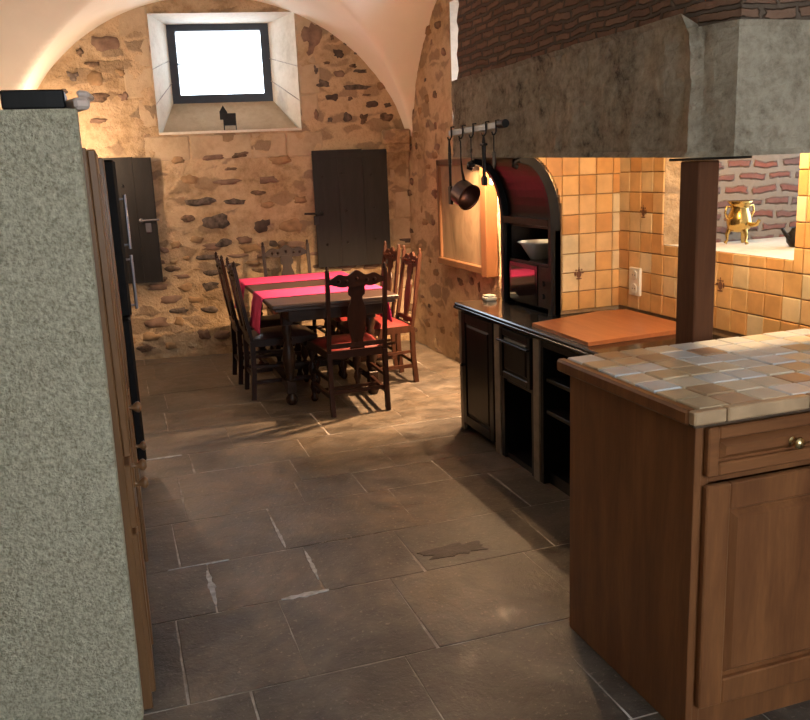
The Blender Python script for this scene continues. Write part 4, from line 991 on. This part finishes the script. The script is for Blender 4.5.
def runner(y0, y1, label, drop):
    n = 40; mb = MB(); V = []
    xs = []
    for i in range(9): xs.append((TX0 - .007 - .004 * (8 - i), .75 - drop + drop * i / 8))
    for i in range(20): xs.append((TX0 + .004 + (TX1 - TX0 - .008) * i / 19, .7535))
    for i in range(9): xs.append((TX1 + .007 + .004 * i, .75 - drop * i / 8))
    ny = 14
    for (x, z) in xs:
        for j in range(ny + 1):
            y = y0 + (y1 - y0) * j / ny; wv = .006 * sin(j * 1.7 + y0) * (1 if z < .7 else 0) * (.75 - z) / drop
            V.append(Vector((x + (wv if x < 1.3 else -wv) - (.004 if x < 1.3 else -.004) * (z < .72), y, z)))
    mb.add(V, [(i * (ny + 1) + j, (i + 1) * (ny + 1) + j, (i + 1) * (ny + 1) + j + 1, i * (ny + 1) + j + 1) for i in range(len(xs) - 1) for j in range(ny)], 0, True)
    o = mb.build('table_runner', m_pink if y0 > 6 else m_pink, None)
    md = o.modifiers.new('s', 'SOLIDIFY'); md.thickness = .002; md.offset = 1
    tag(o, label, 'table runner', 'pink table runners')
runner(5.655, 6.05, 'bright pink runner across the table, the nearer of the two', .24)
runner(6.45, 6.86, 'bright pink runner across the table, the one nearer the back wall', .22)

# ------------------------------------------------------------------ chairs
def make_chair(label, wood_m, seat_m, w=.375, group='dining chairs around the table'):
    o = thing('dining_chair', label, 'chair', group=group); hw = w / 2
    def back(z): return -.235 + (.0 if z < .44 else -(z - .44) * .14)
    for s_ in (-1, 1):
        q = MB(); x = s_ * hw
        pts = [(x, -.245, 0.002), (x, -.228, .2), (x, -.225, .42), (x, back(.6), .6), (x, back(.8), .8), (x, back(.955), .955)]
        for a, b in zip(pts[:-1], pts[1:]): q.bar(a, b, .030 if a[2] < .4 else .026, .034 if a[2] < .4 else .024, up=(0, 1, 0))
        q.ring([(.011, 0), (.014, .008), (.009, .016), (.013, .026), (.004, .042)], (x, back(.955), .952), n=12)
        q.build('rear_post', wood_m, o)
        q = MB(); x = s_ * (hw + .02)
        q.box((x - .02, .195, .385), (x + .02, .235, .435), 0, .003)
        q.ring([(.015, .0), (.024, .012), (.026, .03), (.016, .05), (.018, .07), (.028, .10), (.022, .13), (.014, .145), (.022, .16), (.014, .175), (.028, .21), (.030, .24), (.018, .28), (.013, .30), (.024, .33), (.026, .35), (.016, .375), (.018, .39)], (x, .215, 0), n=14)
        q.build('front_leg', wood_m, o)
        q = MB(); q.bar((s_ * hw, -.228, .13), (s_ * (hw + .02), .215, .13), .022, .026); q.bar((s_ * hw, -.226, .24), (s_ * (hw + .02), .215, .23), .018, .02); q.build('side_stretcher', wood_m, o)
    q = MB(); a = Vector((-hw - .02, .215, .30)); q.ring([(.008, 0), (.012, .04), (.020, .07), (.012, .10), (.014, .12), (.024, .16), (.028, (w + .04) / 2), (.024, w + .04 - .16), (.014, w + .04 - .12), (.012, w + .04 - .10), (.020, w + .04 - .07), (.012, w + .04 - .04), (.008, w + .04)], a, (1, 0, 0), 14)
    q.build('front_stretcher', wood_m, o)
    q = MB(); q.bar((-hw, -.228, .16), (hw, -.228, .16), .018, .024); q.build('rear_stretcher', wood_m, o)
    q = MB(); q.bar((-hw, 0, .13), (hw, 0, .13), .018, .02); q.build('middle_stretcher', wood_m, o)
    q = MB(); n = 2; P = [(-hw - .012, -.235), (hw + .012, -.235), (hw + .045, .235), (-hw - .045, .235)]
    q.prism(P, (0, 0, .385), (1, 0, 0), (0, 1, 0), (0, 0, .05)); q.build('seat_frame', wood_m, o)
    q = MB(); P2 = [(-hw + .016, -.215), (hw - .016, -.215), (hw + .035, .228), (-hw - .035, .228)]; V = []
    G = 8
    for j in range(G + 1):
        for i in range(G + 1):
            u, v = i / G, j / G
            a = Vector(P2[0]).lerp(Vector(P2[1]), u); b = Vector(P2[3]).lerp(Vector(P2[2]), u); p = a.lerp(b, v)
            h = .435 + .034 * (1 - (2 * u - 1) ** 6) * (1 - (2 * v - 1) ** 6); V.append((p.x, p.y, h))
    q.add(V, [(j * (G + 1) + i, j * (G + 1) + i + 1, (j + 1) * (G + 1) + i + 1, (j + 1) * (G + 1) + i) for j in range(G) for i in range(G)], 0, True); q.build('seat', seat_m, o)
    # crest rail with wavy carved edge
    q = MB(); n = 24; up_ = []; lo = []
    for i in range(n + 1):
        u = -1 + 2 * i / n; x = u * (hw - .01)
        zt = .915 + .030 * cos(u * pi * .5) ** 2 + .012 * cos(u * pi * 3); zl_ = .862 + .010 * cos(u * pi * 2) - (.018 if abs(u) < .3 else 0)
        up_.append((x, back(zt) - .009 + .008 * (1 - u * u) * -1, zt)); lo.append((x, back(zl_) - .009 - .008 * (1 - u * u), zl_))
    q.strip(up_, lo, (0, .018, 0)); 
    for u in (-.62, -.36, 0, .36, .62):
        q.ring([(.012, 0), (.010, .005), (.003, .008)], (u * hw, back(.895) - .016, .893 + (.012 if u == 0 else 0)), (0, -1, 0), 10)
        q.ring([(.012, 0), (.010, .005), (.003, .008)], (u * hw, back(.895) + .009, .893 + (.012 if u == 0 else 0)), (0, 1, 0), 10)
    q.build('crest_rail', wood_m, o)
    # vase-shaped splat
    sw = [(.44, .055), (.47, .045), (.50, .040), (.54, .052), (.60, .066), (.66, .068), (.72, .060), (.76, .042), (.785, .040), (.80, .058), (.83, .060), (.87, .050)]
    q = MB(); q.strip([(-b * .92, back(z) - .006, z) for z, b in sw], [(b * .92, back(z) - .006, z) for z, b in sw], (0, .012, 0)); q.build('splat', wood_m, o)
    q = MB(); q.bar((-hw, back(.47), .468), (hw, back(.47), .468), .018, .03); q.build('lower_rail', wood_m, o)
    return o
def copy_tree(o, label, loc, rz):
    r = o.copy(); COL.objects.link(r); r['label'] = label; r.location = loc; r.rotation_euler = (0, 0, rz)
    for ch in [c for c in bpy.data.objects if c.parent == o]:
        c = ch.copy(); COL.objects.link(c); c.parent = r
    return r
ch = make_chair('dark carved chair with red seat at the near end of the table', m_walnut, m_seat)
ch.location = (1.40, 5.46, 0)
ch2 = make_chair('dark carved chair on the left side of the table, the nearer of the left pair', m_walnut, m_seatd, .345)
ch2.location = (1.045, 6.065, 0); ch2.rotation_euler = (0, 0, -pi / 2)
copy_tree(ch2, 'dark carved chair on the left side of the table, the farther of the left pair', (1.025, 6.59, 0), -pi / 2)
ch4 = make_chair('reddish carved chair on the right side of the table, the nearer of the right pair', m_walnut2, m_seat, .35)
ch4.location = (1.765, 6.02, 0); ch4.rotation_euler = (0, 0, pi / 2)
copy_tree(ch4, 'reddish carved chair on the right side of the table, the farther of the right pair', (1.765, 6.50, 0), pi / 2)
c6 = make_chair('dark carved chair at the far end of the table, against the back wall', m_walnut, m_seat, .39)
c6.location = (1.38, 7.075, 0); c6.rotation_euler = (0, 0, pi)
